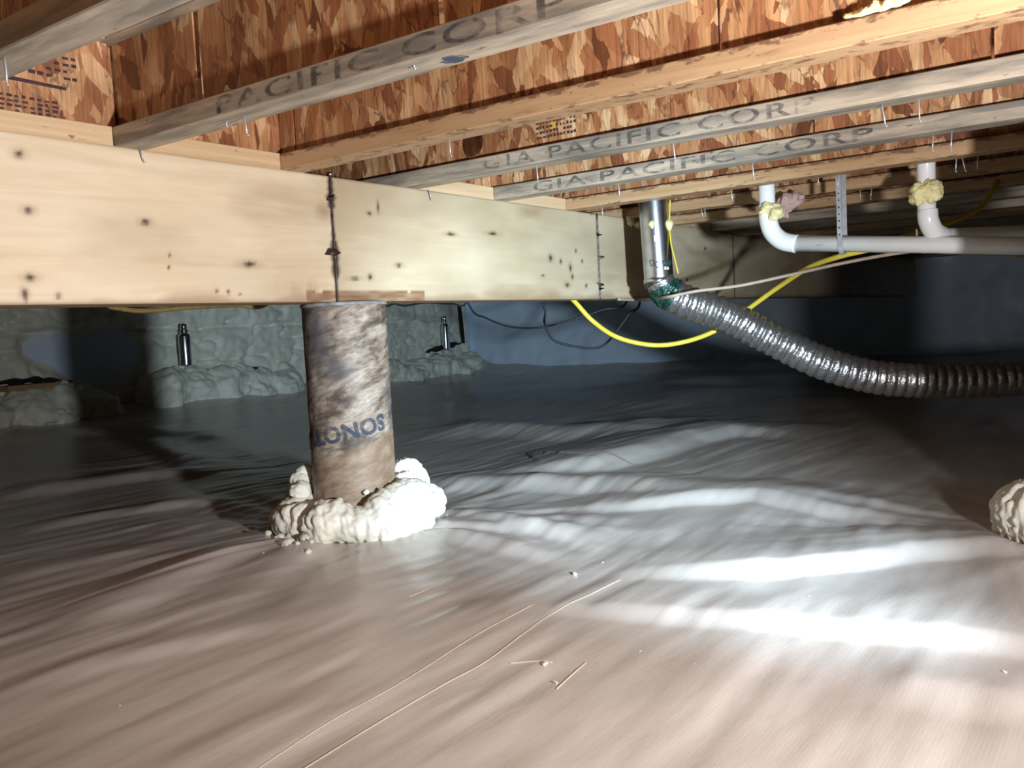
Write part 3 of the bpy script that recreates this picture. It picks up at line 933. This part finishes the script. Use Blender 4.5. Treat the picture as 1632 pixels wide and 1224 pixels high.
# ------------------------------------------------------------------ spray foam on the back wall
PATCH = [tuple(on_plane(a, b, 1, YW)[[0, 2]]) for a, b in ((30, 545), (60, 533), (120, 530), (200, 524), (224, 550), (226, 585), (214, 606), (160, 624), (110, 604), (70, 582), (34, 566))]
def poly_sd(X, Z, poly):
    d = np.full(X.shape, 1e9); ins = np.zeros(X.shape, bool)
    n = len(poly)
    for i in range(n):
        a = poly[i]; b = poly[(i + 1) % n]
        dx, dz = b[0] - a[0], b[1] - a[1]
        t = np.clip(((X - a[0]) * dx + (Z - a[1]) * dz) / (dx * dx + dz * dz), 0, 1)
        d = np.minimum(d, np.hypot(X - a[0] - t * dx, Z - a[1] - t * dz))
        c = ((a[1] > Z) != (b[1] > Z)) & (X < (b[0] - a[0]) * (Z - a[1]) / (b[1] - a[1] + 1e-12) + a[0])
        ins ^= c
    return np.where(ins, -d, d)
def wall_foam_fn(U, V):
    lump = 0.5 + 0.5 * fbm(U * 2.6, V * 4.5, 101, 4)
    cell = np.abs(vnoise(U * 5 + 0.6 * vnoise(U * 8, V * 8, 7), V * 7, 103))
    t = 0.045 + 0.05 * lump - 0.035 * (1 - smooth01(cell / 0.18)) + 0.010 * vnoise(U * 22, V * 22, 107)
    sd = poly_sd(U, V, PATCH) + 0.03 * vnoise(U * 9, V * 9, 109)
    t = t * smooth01(sd / 0.07) - 0.06 * (1 - smooth01((sd + 0.05) / 0.05))
    # band line where two passes of foam meet
    t = t - 0.03 * np.exp(-((V - 0.62 - 0.02 * vnoise(U * 3, U * 0, 8)) / 0.012) ** 2)
    t = t - 0.30 * smooth01((U - 7.86) / 0.13) - 0.3 * smooth01((0.05 - V) / 0.05)
    return np.stack([U, np.minimum(YW + 0.01 - t, YW + 0.026), V], -1)
wf = link('spray_foam', grid_mesh('spray_foam', np.arange(1.6, 8.0, 0.02), np.arange(0.0, 1.12, 0.016), wall_foam_fn), MAT['foam_wall'])
tag(wf, 'greenish cream spray foam coating over the back foundation wall', 'foam')

def mound(x0, x1, ztop, depth, label, seed, z0=0.0):
    balls = []
    r = random.Random(seed)
    n = max(4, int((x1 - x0) / 0.13))
    for i in range(n + 1):
        x = x0 + (x1 - x0) * (i + r.uniform(-0.4, 0.4)) / n
        x = min(max(x, x0), x1)
        hh = ztop * r.uniform(0.75, 1.08)
        balls.append(((x, YW - depth * 0.42 * r.uniform(0.7, 1.15), z0 + hh * 0.45), (r.uniform(0.10, 0.24), depth * 0.58, hh * 0.56)))
        if r.random() < 0.6: balls.append(((x + r.uniform(-0.1, 0.1), YW - depth * 0.72 * r.uniform(0.8, 1.15), z0 + hh * r.uniform(0.15, 0.35)), (r.uniform(0.08, 0.20), depth * 0.36, hh * 0.34)))
        if r.random() < 0.5: balls.append(((x, YW - depth * 0.3, z0 + hh * 0.9), (r.uniform(0.05, 0.11), depth * 0.3, hh * 0.2)))
    me = blob_mesh('foam_ledge', balls, 0.016, 0.055, 6, 0.035, 15, flat_z=-0.02, seed=seed)
    co = np.zeros(len(me.vertices) * 3); me.vertices.foreach_get('co', co); co = co.reshape(-1, 3)
    co[:, 1] = np.minimum(co[:, 1], YW + 0.015); me.vertices.foreach_set('co', co.ravel()); me.update()
    o = link('foam_ledge', me, MAT['foam_wall'], wf, smooth=True)
    o['label'] = label
    return o
pA = on_plane(-60, 640, 1, YW); pB = on_plane(150, 640, 1, YW)
mound(pA[0], pB[0] - 0.10, 0.26, 0.34, 'long ridge of spray foam at the foot of the back wall, far left', 11)
pC = on_plane(228, 620, 1, YW); pD = on_plane(452, 600, 1, YW)
mound(pC[0] + 0.1, pD[0] - 0.05, 0.30, 0.30, 'spray foam ledge below the left shiny cylinder', 14)
mound(pD[0] + 0.5, 7.75, 0.22, 0.28, 'spray foam ledge right of the column in the wall corner', 17, 0.0)

# solid near-black strips on the foam; the darkness of its openings is painted
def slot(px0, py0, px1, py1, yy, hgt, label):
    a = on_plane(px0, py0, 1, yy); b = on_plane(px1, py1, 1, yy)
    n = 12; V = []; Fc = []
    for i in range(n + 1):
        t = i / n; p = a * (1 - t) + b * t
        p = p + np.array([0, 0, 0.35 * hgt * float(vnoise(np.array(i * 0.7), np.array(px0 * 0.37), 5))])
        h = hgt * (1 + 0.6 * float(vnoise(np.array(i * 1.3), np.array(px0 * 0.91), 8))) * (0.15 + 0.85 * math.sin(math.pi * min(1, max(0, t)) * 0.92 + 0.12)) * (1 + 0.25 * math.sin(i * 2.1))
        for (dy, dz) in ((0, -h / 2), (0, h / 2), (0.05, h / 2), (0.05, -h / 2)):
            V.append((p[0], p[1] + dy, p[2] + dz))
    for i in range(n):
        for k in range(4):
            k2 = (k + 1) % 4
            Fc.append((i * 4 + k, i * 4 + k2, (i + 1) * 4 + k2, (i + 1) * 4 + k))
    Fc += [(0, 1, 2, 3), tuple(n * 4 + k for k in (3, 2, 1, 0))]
    o = link('gap', mesh('gap', V, Fc), MAT['gap_shade'], wf)
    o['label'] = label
slot(-20, 610, 116, 606, YW - 0.17, 0.042, 'black strip for the unlit gap above the sill board')
slot(325, 592, 425, 587, YW - 0.13, 0.040, 'black strip for the unlit gap behind the foam ledge')
slot(684, 560, 735, 548, YW - 0.12, 0.060, 'black strip for the unlit gap below the right cylinder')
slot(741, 545, 735, 490, YW - 0.13, 0.09, 'black strip for the unlit crack in the corner foam')
a = on_plane(14, 620, 1, YW - 0.20); b = on_plane(112, 612, 1, YW - 0.20)
sb = link('sill_board', box_mesh('sill_board', (a[0], YW - 0.20, a[2] - 0.02), (b[0], YW - 0.05, a[2] + 0.02), 0.004), MAT['sill'])
tag(sb, 'strip of brown board embedded in the foam ridge at far left', 'board')

def metal_cylinder(px, py0, py1, yy, w_px, label):
    b = on_plane(px, py1, 1, yy); t = on_plane(px - 1, py0, 1, yy)
    dep = float((b - CAM) @ _f)
    r = w_px / F_PX * dep / 2; h = t[2] - b[2]
    prof = [(r * 0.97, 0), (r, 0.01), (r, h * 0.70), (r * 0.94, h * 0.735), (r * 0.62, h * 0.77), (r * 0.55, h * 0.80), (r * 0.72, h * 0.815), (r * 0.72, h * 0.855), (r * 0.5, h * 0.87)]
    root = empty('metal_cylinder', (b[0], yy, b[2]), label, 'cylinder')
    link('body', lathe_mesh('body', prof, 28), MAT['steel'], root, smooth=True)
    capm = [(r * 0.42, h * 0.868), (r * 0.55, h * 0.90), (r * 0.55, h * 0.96), (r * 0.40, h)]
    link('cap', lathe_mesh('cap', capm, 20), MAT['steel'], root, smooth=True)
    return root
metal_cylinder(297, 516, 583, YW - 0.19, 19, 'shiny metal cylinder with narrow neck on the foam left of the column')
metal_cylinder(711, 504, 557, YW - 0.17, 13, 'shiny metal cylinder in the foam recess right of the column')

# ------------------------------------------------------------------ metal duct and flexible duct
dtop = on_plane(1041, 322, 0, 2.842); dbot = on_plane(1051, 458, 0, 2.842)
dv = (dtop - dbot) / np.linalg.norm(dtop - dbot)
duct = empty('metal_duct', dbot, 'shiny galvanised round duct rising past the girder', 'duct')
Lp = (1.12 - dbot[2]) / dv[2]
seg_pts = [dbot + dv * Lp * t for t in np.linspace(0, 1, 14)]
m_ = tube_mesh('duct_pipe', [p - dbot for p in seg_pts], 0.0505, 40)
link('duct_pipe', m_, MAT['galv'], duct, smooth=True)
link('duct_collar', tube_mesh('duct_collar', [dv * 0.012, dv * 0.014, dv * 0.030, dv * 0.032], [0.0506, 0.0526, 0.0526, 0.0506], 40), MAT['galv'], duct, smooth=True)
tw = -_f.copy(); tw[2] = 0; tw /= np.linalg.norm(tw)      # horizontal direction from the duct to the viewer
rt = np.cross(tw, np.array([0, 0, 1.0])) * -1
def on_duct(ang, z):      # point on the duct skin; ang in degrees, + right as seen
    a = math.radians(ang)
    return dv * z + 0.0512 * (math.cos(a) * tw + math.sin(a) * rt)
# scribbled marker writing on the duct: two rings of small loops
for j, (a0, z0, n_) in enumerate(((-32, 0.085, 1), (-12, 0.078, 1), (18, 0.082, 1), (32, 0.079, 1), (44, 0.084, 1))):
    pts = []
    for t in np.linspace(0, 2 * math.pi, 12):
        pts.append(on_duct(a0 + 8 * math.cos(t), z0 + 0.010 * math.sin(t) + 0.003 * math.cos(2 * t)))
    link('marker_scribble', tube_mesh('marker_scribble', pts, 0.0014, 6), MAT['ink_green'], duct)
for (a0, z0, w, h) in ((-8, 0.155, 0.016, 0.020), (25, 0.058, 0.018, 0.010)):
    q = [on_duct(a0 - math.degrees(w / 0.0512) / 2, z0), on_duct(a0 + math.degrees(w / 0.0512) / 2, z0), on_duct(a0 + math.degrees(w / 0.0512) / 2, z0 + h), on_duct(a0 - math.degrees(w / 0.0512) / 2, z0 + h)]
    link('paper_label', mesh('paper_label', q, [(0, 1, 2, 3)]), MAT['pvc'], duct)
for i, (a0, z0, s, lab) in enumerate(((-22, 0.215, 0.011, 'small dab of cream foam on the left front of the metal duct'), (58, 0.215, 0.016, 'dab of cream foam on the right side of the metal duct'))):
    p = dbot + on_duct(a0, z0)
    o = link('foam_dab', blob_mesh('foam_dab', [(p, (s, s, s * 1.1)), (p + np.array([0, 0, -s * 0.6]), (s * 0.7, s * 0.7, s))], 0.003, 0.003, 60, seed=i + 3), MAT['foam_yellow'], smooth=True)
    tag(o, lab, 'foam')
# clump of old fibre on the girder edge next to the duct
pcl = on_plane(1005, 352, 1, -0.015)
o = link('fibre_clump', blob_mesh('fibre_clump', [(pcl, (0.028, 0.014, 0.02)), (pcl + np.array([0.04, -0.01, -0.016]), (0.022, 0.012, 0.016)), (pcl + np.array([0.055, -0.02, -0.06]), (0.010, 0.009, 0.022))], 0.005, 0.010, 40, 0.006, 90, seed=31), MAT['foam_yellow'], smooth=True)
tag(o, 'clump of tan fibre on the girder edge left of the metal duct', 'insulation')

fd = empty('flexible_duct', dbot, 'corrugated silver foil duct hanging from the metal duct to the right', 'duct')
path = [at_depth(1052, 448, 3.10), at_depth(1062, 464, 3.10), at_depth(1092, 480, 3.10), at_depth(1150, 500, 3.10), at_depth(1220, 535, 3.09), at_depth(1300, 574, 3.06), at_depth(1370, 596, 3.04), at_depth(1432, 605, 3.02),
        at_depth(1520, 607, 3.0), at_depth(1632, 604, 2.97), at_depth(1760, 598, 2.93), at_depth(1900, 600, 2.9)]
pp = catmull(path, 30)
P = np.array(pp); sl = np.concatenate([[0], np.cumsum(np.linalg.norm(np.diff(P, axis=0), axis=1))])
ss = np.arange(0, sl[-1], 0.0035)
P = np.stack([np.interp(ss, sl, P[:, i]) for i in range(3)], -1)
pitch = 0.031
rad = 0.0510 + 0.0075 * np.abs(np.sin(math.pi * ss / pitch)) ** 0.7 + 0.0008 * vnoise(ss * 90, ss * 0, 3)
tp = smooth01(ss / 0.06); rad = 0.049 + (rad - 0.049) * tp
fm_ = tube_mesh('hose', P - dbot, rad, 36)
co = np.zeros(len(fm_.vertices) * 3); fm_.vertices.foreach_get('co', co); co = co.reshape(-1, 3)
for i in range(len(co)):
    v = Vector(co[i]) * 55
    co[i] += 0.0016 * np.array([mnoise.noise(v), mnoise.noise(v + Vector((5, 1, 2))), mnoise.noise(v + Vector((9, 4, 7)))])
fm_.vertices.foreach_set('co', co.ravel()); fm_.update()
link('hose', fm_, MAT['foil'], fd, smooth=True)
i1 = int(0.075 / 0.0035)
tr = [0.0575 + 0.004 * float(vnoise(np.array(i * 0.8), np.array(0.3), 6)) for i in range(i1 - 6)]
tm_ = tube_mesh('tape', P[6:i1] - dbot, tr, 26, caps=False)
co = np.zeros(len(tm_.vertices) * 3); tm_.vertices.foreach_get('co', co); co = co.reshape(-1, 3)
for i in range(len(co)):
    v = Vector(co[i]) * 70
    co[i] += 0.005 * np.array([mnoise.noise(v), mnoise.noise(v + Vector((5, 1, 2))), mnoise.noise(v + Vector((9, 4, 7)))])
tm_.vertices.foreach_set('co', co.ravel()); tm_.update()
o = link('tape', tm_, MAT['tape'], fd); o['label'] = 'crumpled dark green tape at the duct joint'

# ------------------------------------------------------------------ white drain pipes
XP = 2.755; PR = 0.0242
d1t = on_plane(1222, 296, 0, XP); e1 = on_plane(1224, 372, 0, XP); e2 = on_plane(1262, 389, 0, XP); pend = on_plane(1640, 392, 0, XP)
drain = empty('drain_pipe', (XP, d1t[1], e2[2]), 'white plastic drain pipe with a bend and a long level run to the right', 'pipe')
o0 = np.array([XP, d1t[1], e2[2]])
link('drop_pipe', tube_mesh('drop_pipe', [np.array([XP, d1t[1], 1.12]) - o0, on_plane(1223, 335, 0, XP) - o0], PR, 28), MAT['pvc'], drain, smooth=True)
el = catmull([on_plane(1223, 325, 0, XP), on_plane(1224, 348, 0, XP), on_plane(1231, 370, 0, XP), on_plane(1247, 384, 0, XP), on_plane(1270, 389, 0, XP)], 8)
link('elbow', tube_mesh('elbow', [p - o0 for p in el], [PR + 0.0035] * len(el), 28), MAT['pvc'], drain, smooth=True)
far_end = pend + (pend - e2) / np.linalg.norm(pend - e2) * 1.2
link('run_pipe', tube_mesh('run_pipe', [on_plane(1255, 387.5, 0, XP) - o0, pend - o0, far_end - o0], PR, 28), MAT['pvc'], drain, smooth=True)
# faint print on the pipe
V, Fc = dash_rows('print', 2, 9, 0.035, 0.006, 4, 0.9)
pa = on_plane(1294, 393, 0, XP - PR - 0.0006)
link('print_marks', mesh('print_marks', [(pa[0] - o0[0], pa[1] - u - o0[1], pa[2] + v - o0[2]) for u, v in V], Fc), MAT['ink'], drain)
XP2 = 2.74
d2t = on_plane(1477, 262, 0, XP2); d2 = on_plane(1478, 330, 0, XP2)
drain2 = empty('drain_pipe', (XP2, d2t[1], d2[2]), 'white plastic drain drop wrapped in cream foam near the right edge', 'pipe')
o2 = np.array([XP2, d2t[1], d2[2]])
link('drop_pipe', tube_mesh('drop_pipe', [np.array([XP2, d2t[1], 1.12]) - o2, on_plane(1477, 345, 0, XP2) - o2], PR, 28), MAT['pvc'], drain2, smooth=True)
b0 = on_plane(1478, 335, 0, XP2)
el = catmull([b0, on_plane(1480, 352, 0, XP2) , on_plane(1486, 368, 0, XP2) + [0.02, 0, 0], on_plane(1497, 376, 0, XP2) + [0.06, 0, 0]], 8)
link('elbow', tube_mesh('elbow', [p - o2 for p in el], [PR + 0.003] * len(el), 28), MAT['pvc'], drain2, smooth=True)
lastp = el[-1]; away = np.array([0.55, -0.83, -0.02]); away /= np.linalg.norm(away)
link('branch_pipe', tube_mesh('branch_pipe', [lastp - o2, lastp + away * 1.0 - o2], PR, 24), MAT['pvc'], drain2, smooth=True)

def clump(name, pts, mat, label, cat, seed, vox=0.004, a=0.008, f=45):
    o = link(name, blob_mesh(name, pts, vox, a, f, a * 0.7, f * 2.2, seed=seed), mat, smooth=True)
    return tag(o, label, cat)
c1 = on_plane(1228, 340, 0, XP - 0.012)
clump('foam_clump', [(c1 + [0, 0.0, 0.016], (0.030, 0.030, 0.016)), (c1 + [-0.006, -0.02, 0.0], (0.028, 0.024, 0.018)), (c1 + [-0.004, -0.014, -0.012], (0.026, 0.02, 0.012)), (c1 + [0, 0.018, 0.004], (0.03, 0.02, 0.010))],
      MAT['foam_yellow'], 'cream foam clump around the bend of the left drain drop', 'foam', 41)
c2 = on_plane(1476, 308, 0, XP2 - 0.01)
clump('foam_clump', [(c2, (0.034, 0.038, 0.026)), (c2 + [-0.01, -0.018, 0.016], (0.026, 0.024, 0.022)), (c2 + [-0.008, 0.02, -0.012], (0.028, 0.024, 0.022)), (c2 + [-0.012, -0.022, -0.012], (0.022, 0.02, 0.018)), (c2 + [-0.01, 0.022, 0.018], (0.02, 0.02, 0.018))],
      MAT['foam_yellow'], 'cream foam clump around the right drain drop', 'foam', 44, a=0.012)
c3 = on_plane(1254, 322, 0, XP + 0.20)
clump('insulation_tuft', [(c3, (0.02, 0.035, 0.03)), (c3 + [0, -0.03, 0.01], (0.02, 0.03, 0.018)), (c3 + [0, 0.01, -0.025], (0.02, 0.022, 0.02))], MAT['foam_pink'], 'pinkish insulation tuft hanging right of the left drain drop', 'insulation', 47, a=0.014)
k1x = X0 + S + 0.012
for i, (px, py, s, lab) in enumerate(((1385, 22, 0.022, 'yellow insulation wisp on the flange near the top right, left one'), (1405, 12, 0.022, 'yellow insulation wisp on the flange near the top right, right one'))):
    c = on_plane(px, py, 0, k1x)
    c[2] = max(c[2], ZB1 + FH + 0.006)
    clump('insulation_tuft', [(c, (0.010, s * 1.7, 0.009)), (c + [0, -s, 0.006], (0.008, s, 0.008))], MAT['foam_yellow'], lab, 'insulation', 50 + i, vox=0.003, a=0.006, f=80)
c = on_plane(362, 143, 0, X0 + 0.010); c[2] = ZB1 + FH + 0.003
clump('foam_crumb', [(c, (0.006, 0.007, 0.007)), (c + [0, 0, 0.006], (0.004, 0.005, 0.005))], MAT['foam_yellow'], 'cream crumb on the flange of the far left joist', 'foam', 60, vox=0.0018, a=0.002, f=150)

# strap holding the level drain run
st = empty('pipe_strap', (XP, on_plane(1343, 392, 0, XP)[1], 0), 'perforated grey metal strap holding up the level drain pipe', 'strap')
pm = on_plane(1343, 391, 0, XP); yS = pm[1]; zc = pm[2]
prof = []
R_ = PR + 0.002
for a in np.linspace(0, math.pi, 13):
    prof.append((-R_ * math.cos(a), zc - R_ * math.sin(a)))
prof = [(-R_ - 0.002, ZB1 + 0.02), (-R_ - 0.001, zc + 0.06)] + prof + [(R_, zc + 0.06), (R_ + 0.004, ZB1 + 0.02)]
V = []; Fc = []
for (dx, z) in prof:
    V += [(dx, -0.007, z), (dx, 0.007, z)]
for i in range(len(prof) - 1):
    Fc.append((2 * i, 2 * i + 1, 2 * i + 3, 2 * i + 2))
o = link('band', mesh('band', V, Fc), MAT['strap'], st)
sm = o.modifiers.new('t', 'SOLIDIFY'); sm.thickness = 0.0016; sm.offset = 0
for i in range(7):
    zz = zc + 0.03 + i * 0.02
    link('hole', mesh('hole', [(-R_ - 0.0030, 0.0025 * math.cos(a), zz + 0.0025 * math.sin(a)) for a in np.linspace(0, 2 * math.pi, 10)[:-1]], [tuple(range(9))]), MAT['gap_shade'], st)

# ------------------------------------------------------------------ cables
def cable(name, pts, r, mat, label, cat='cable', n=12, seg=8, hang=''):
    pts = [np.array(q, float) for q in pts]
    if 'a' in hang: pts = [np.array([X0 + FW / 2 + S * round((pts[0][0] - X0) / S), pts[0][1] + 0.02, ZB1 - 0.001])] + pts
    if 'b' in hang: pts = pts + [np.array([X0 + FW / 2 + S * round((pts[-1][0] - X0) / S), pts[-1][1] + 0.02, ZB1 - 0.001])]
    p = catmull(pts, n)
    o = link(name, tube_mesh(name, p, r, seg), mat, smooth=True)
    return tag(o, label, cat)
cable('yellow_cable', [on_plane(895, 462, 1, 0.145), on_plane(916, 481, 1, 0.07), on_plane(945, 512, 1, 0.02), at_depth(985, 538, 3.25), at_depth(1040, 550, 3.25), at_depth(1090, 545, 3.25), at_depth(1140, 527, 3.22),
       at_depth(1190, 494, 3.2), at_depth(1240, 458, 3.1), at_depth(1290, 426, 2.9), at_depth(1340, 408, 2.73), at_depth(1390, 396, 2.66), at_depth(1440, 378, 2.72), at_depth(1475, 366, 2.8), at_depth(1530, 348, 2.9), at_depth(1565, 327, 2.95), at_depth(1590, 288, 3.0), at_depth(1610, 255, 3.1)],
      0.0088, MAT['wire_yellow'], 'thick yellow cable sagging behind the foil duct and over the drain pipe')
cable('tan_cable', [on_plane(985, 477, 1, -0.008), on_plane(1025, 478, 1, -0.03), at_depth(1060, 474, 3.0), at_depth(1110, 464, 2.98), at_depth(1180, 455, 2.95), at_depth(1260, 438, 2.9), at_depth(1340, 420, 2.75), at_depth(1420, 405, 2.62), at_depth(1470, 400, 2.58), at_depth(1540, 404, 2.6), at_depth(1700, 410, 2.6)],
      0.0055, MAT['wire_tan'], 'thin tan cable running from the girder past the foil duct to the right')
cable('black_wire', [at_depth(748, 487, 4.0), at_depth(775, 507, 4.1), at_depth(815, 521, 4.2), at_depth(860, 522, 4.3), at_depth(910, 510, 4.3), at_depth(960, 494, 4.3), at_depth(1000, 478, 4.3)],
      0.0048, MAT['wire_black'], 'black wire looping in a shallow sag under the girder', hang='ab')
cable('black_wire', [at_depth(866, 484, 4.3), at_depth(868, 515, 4.3), at_depth(880, 540, 4.3), at_depth(905, 550, 4.3), at_depth(945, 555, 4.3), at_depth(965, 548, 4.3), at_depth(985, 525, 4.3), at_depth(1003, 500, 4.3), at_depth(1020, 478, 4.3)],
      0.0055, MAT['wire_black'], 'black wire hanging in a deep angular loop under the girder', hang='ab')
cable('olive_cable', [on_plane(150, 400, 1, 0.3), on_plane(165, 478, 1, 0.3), on_plane(195, 492, 1, 0.35), on_plane(235, 495, 1, 0.4), on_plane(300, 490, 1, 0.45), on_plane(370, 486, 1, 0.5), on_plane(430, 480, 1, 0.5), on_plane(470, 380, 1, 0.5)],
      0.0062, MAT['wire_olive'], 'olive cable sagging just below the girder at far left', hang='ab')
cable('dark_wire', [on_plane(616, 474, 1, 0.3), on_plane(630, 484, 1, 0.4), on_plane(648, 487, 1, 0.5), on_plane(680, 482, 1, 0.6), on_plane(720, 484, 1, 0.7), on_plane(745, 478, 1, 0.7)], 0.004, MAT['wire_black'], 'short dark wire peeking out just right of the column top', hang='ab')
cable('yellow_string', [on_plane(1068, 318, 0, 2.86) , on_plane(1067, 350, 0, 2.85), on_plane(1069, 385, 0, 2.84), on_plane(1076, 415, 0, 2.83), on_plane(1081, 436, 0, 2.82)], 0.0026, MAT['wire_yellow'], 'thin yellow string hanging along the metal duct', 'string')
pk = at_depth(1466, 398, 2.555)
cable('cable_tie', [at_depth(1461, 365, 2.56), at_depth(1462, 385, 2.55), at_depth(1470, 402, 2.55), at_depth(1478, 400, 2.56)], 0.003, MAT['wire_tan'], 'tan tie hanging from the drain at the cable crossing', 'tie', seg=6)

# ------------------------------------------------------------------ nails and staples under the joists
nails = [(6, 92, 42, -1, 1.2), (388, 186, 30, 0, 4.0), (360, 193, 8, 0, 1.0), (659, 104, 5, 0, 2.5), (715, 222, 26, 1, 1.5), (855, 266, 24, 2, 1.0), (1075, 230, 26, 2, 2.0), (1405, 167, 34, 2, 3.0), (1464, 160, 32, 2, 0.5), (989, 294, 20, 3, 1.0),
         (1203, 262, 24, 3, 1.5), (1487, 216, 24, 3, -1.0), (1517, 210, 30, 3, -1.5), (1168, 303, 18, 4, 2.0), (1343, 282, 22, 4, 0.8), (1318, 288, 10, 4, 0.0), (1532, 258, 20, 4, -1.5), (1541, 257, 22, 4, 4.0), (1566, 254, 20, 4, -0.8), (975, 333, 14, 4, 0.5), (1075, 325, 14, 5, 5.0), (1086, 325, 12, 5, 0.5), (1385, 308, 14, 5, -0.5), (1398, 304, 16, 5, -3.0)]
where = {-1: 'top left corner joist', 0: 'far left grey joist', 1: 'warm joist left of the column', 2: 'grey joist with the round hole', 3: 'grey joist beyond the holed one', 4: 'warm joist in front of the duct', 5: 'first joist beyond the duct'}
cnt = {}
seen = {}
for n_ in nails: cnt[n_[3]] = cnt.get(n_[3], 0) + 1
ordw = ['first', 'second', 'third', 'fourth', 'fifth', 'sixth', 'seventh']
nails_sorted = sorted(nails, key=lambda n: (n[3], n[0]))
for (px, py, ln, k, lean) in nails_sorted:
    p = on_plane(px, py, 2, ZB1)
    xk = X0 + k * S
    p[0] = min(max(p[0], xk + 0.012), xk + FW - 0.008)
    dep = float((p - CAM) @ _f)
    L = ln / F_PX * dep
    dirv = np.array([0, -math.sin(math.radians(lean * 3)), -math.cos(math.radians(lean * 3))])
    root = empty('staple_nail', p, '', 'nail', 'nails and staples hanging under the joists')
    seen[k] = seen.get(k, 0) + 1
    root['label'] = ('%s thin steel nail from the left under the %s' % (ordw[seen[k] - 1], where[k])) if cnt[k] > 1 else 'single thin steel nail under the %s' % where[k]
    link('shank', tube_mesh('shank', [np.array([0, 0, 0.004]), dirv * L * 0.5 + [0.001, 0, 0], dirv * L], [0.0016, 0.0016, 0.0012], 6), MAT['nail'], root, smooth=True)
    e = dirv * L
    link('hook' if ln > 22 else 'tip', tube_mesh('hook', [e, e + np.array([0, -0.002, -0.0015]), e + np.array([0, -0.003, 0.0])], 0.0016, 6), MAT['nail'], root, smooth=True)
# staples on the girder face
for (px, py, lab) in ((222, 236, 'bent staple on the girder face under the far left joist end'), (683, 303, 'bent staple on the girder face right of the column')):
    p = on_plane(px, py, 1, -0.003)
    root = empty('girder_staple', p, lab, 'nail', 'staples on the girder face')
    link('shank', tube_mesh('shank', [np.array([0, 0, 0]), np.array([0.002, -0.004, -0.015]), np.array([0.006, -0.003, -0.026])], 0.0015, 6), MAT['nail'], root, smooth=True)
    link('hook', tube_mesh('hook', [np.array([0.006, -0.003, -0.026]), np.array([0.010, -0.003, -0.027])], 0.0015, 6), MAT['nail'], root, smooth=True)

# ------------------------------------------------------------------ threads and specks on the floor
def floor_thread(pts, r, label, lift=0.0006):
    g = gpx(*pts)
    p = catmull([(x, y, 0) for x, y in g], 14)
    p = [np.array([q[0], q[1], fz(q[0], q[1]) + lift]) for q in p]
    o = link('thread', tube_mesh('thread', p, r, 5), MAT['thread'], smooth=True)
    tag(o, label, 'thread')
floor_thread([(475, 1224), (600, 1148), (700, 1090), (775, 1050), (835, 1005), (880, 975), (940, 950), (990, 925)], 0.0007, 'long loose thread curving across the film in the foreground')
floor_thread([(400, 1224), (520, 1150), (640, 1085), (760, 1010), (850, 960)], 0.0006, 'straight thread left of the long curving one on the film')
floor_thread([(652, 952), (680, 940), (703, 924)], 0.0007, 'short thread on the film in front of the foam collar')
floor_thread([(887, 1096), (910, 1074), (934, 1053)], 0.0009, 'short stiff thread in the middle of the foreground film')
floor_thread([(812, 1052), (850, 1050), (880, 1053)], 0.0009, 'short level thread left of the stiff one on the film')
specks = [(868, 1046, 16), (885, 1074, 10), (1020, 1026, 4), (960, 888, 4), (915, 906, 14), (248, 907, 6), (1250, 1022, 4), (526, 970, 3), (705, 938, 3), (190, 1115, 5), (1106, 1048, 3), (1600, 1062, 10), (712, 820, 4), (420, 887, 4), (525, 874, 3), (1290, 953, 3)]
sp_me = blob_mesh('debris', [((0, 0, 0.3), (1, 0.5, 0.4)), ((0.6, 0.2, 0.3), (0.5, 0.5, 0.35))], 0.2, 0.2, 2, seed=3)
for i, (px, py, w) in enumerate(specks):
    p = on_plane(px, py, 2, 0.01)
    dep = float((p - CAM) @ _f)
    s = w / F_PX * dep * 0.5
    o = link('debris_speck', sp_me, MAT['foam_white'], smooth=True)
    o.scale = (s, s, s * 0.7); o.rotation_euler = (0, 0, i * 0.9)
    o.location = (p[0], p[1], fz(p[0], p[1]))
    tag(o, 'tiny pale speck of debris scattered on the film floor', 'debris', 'specks on the film')
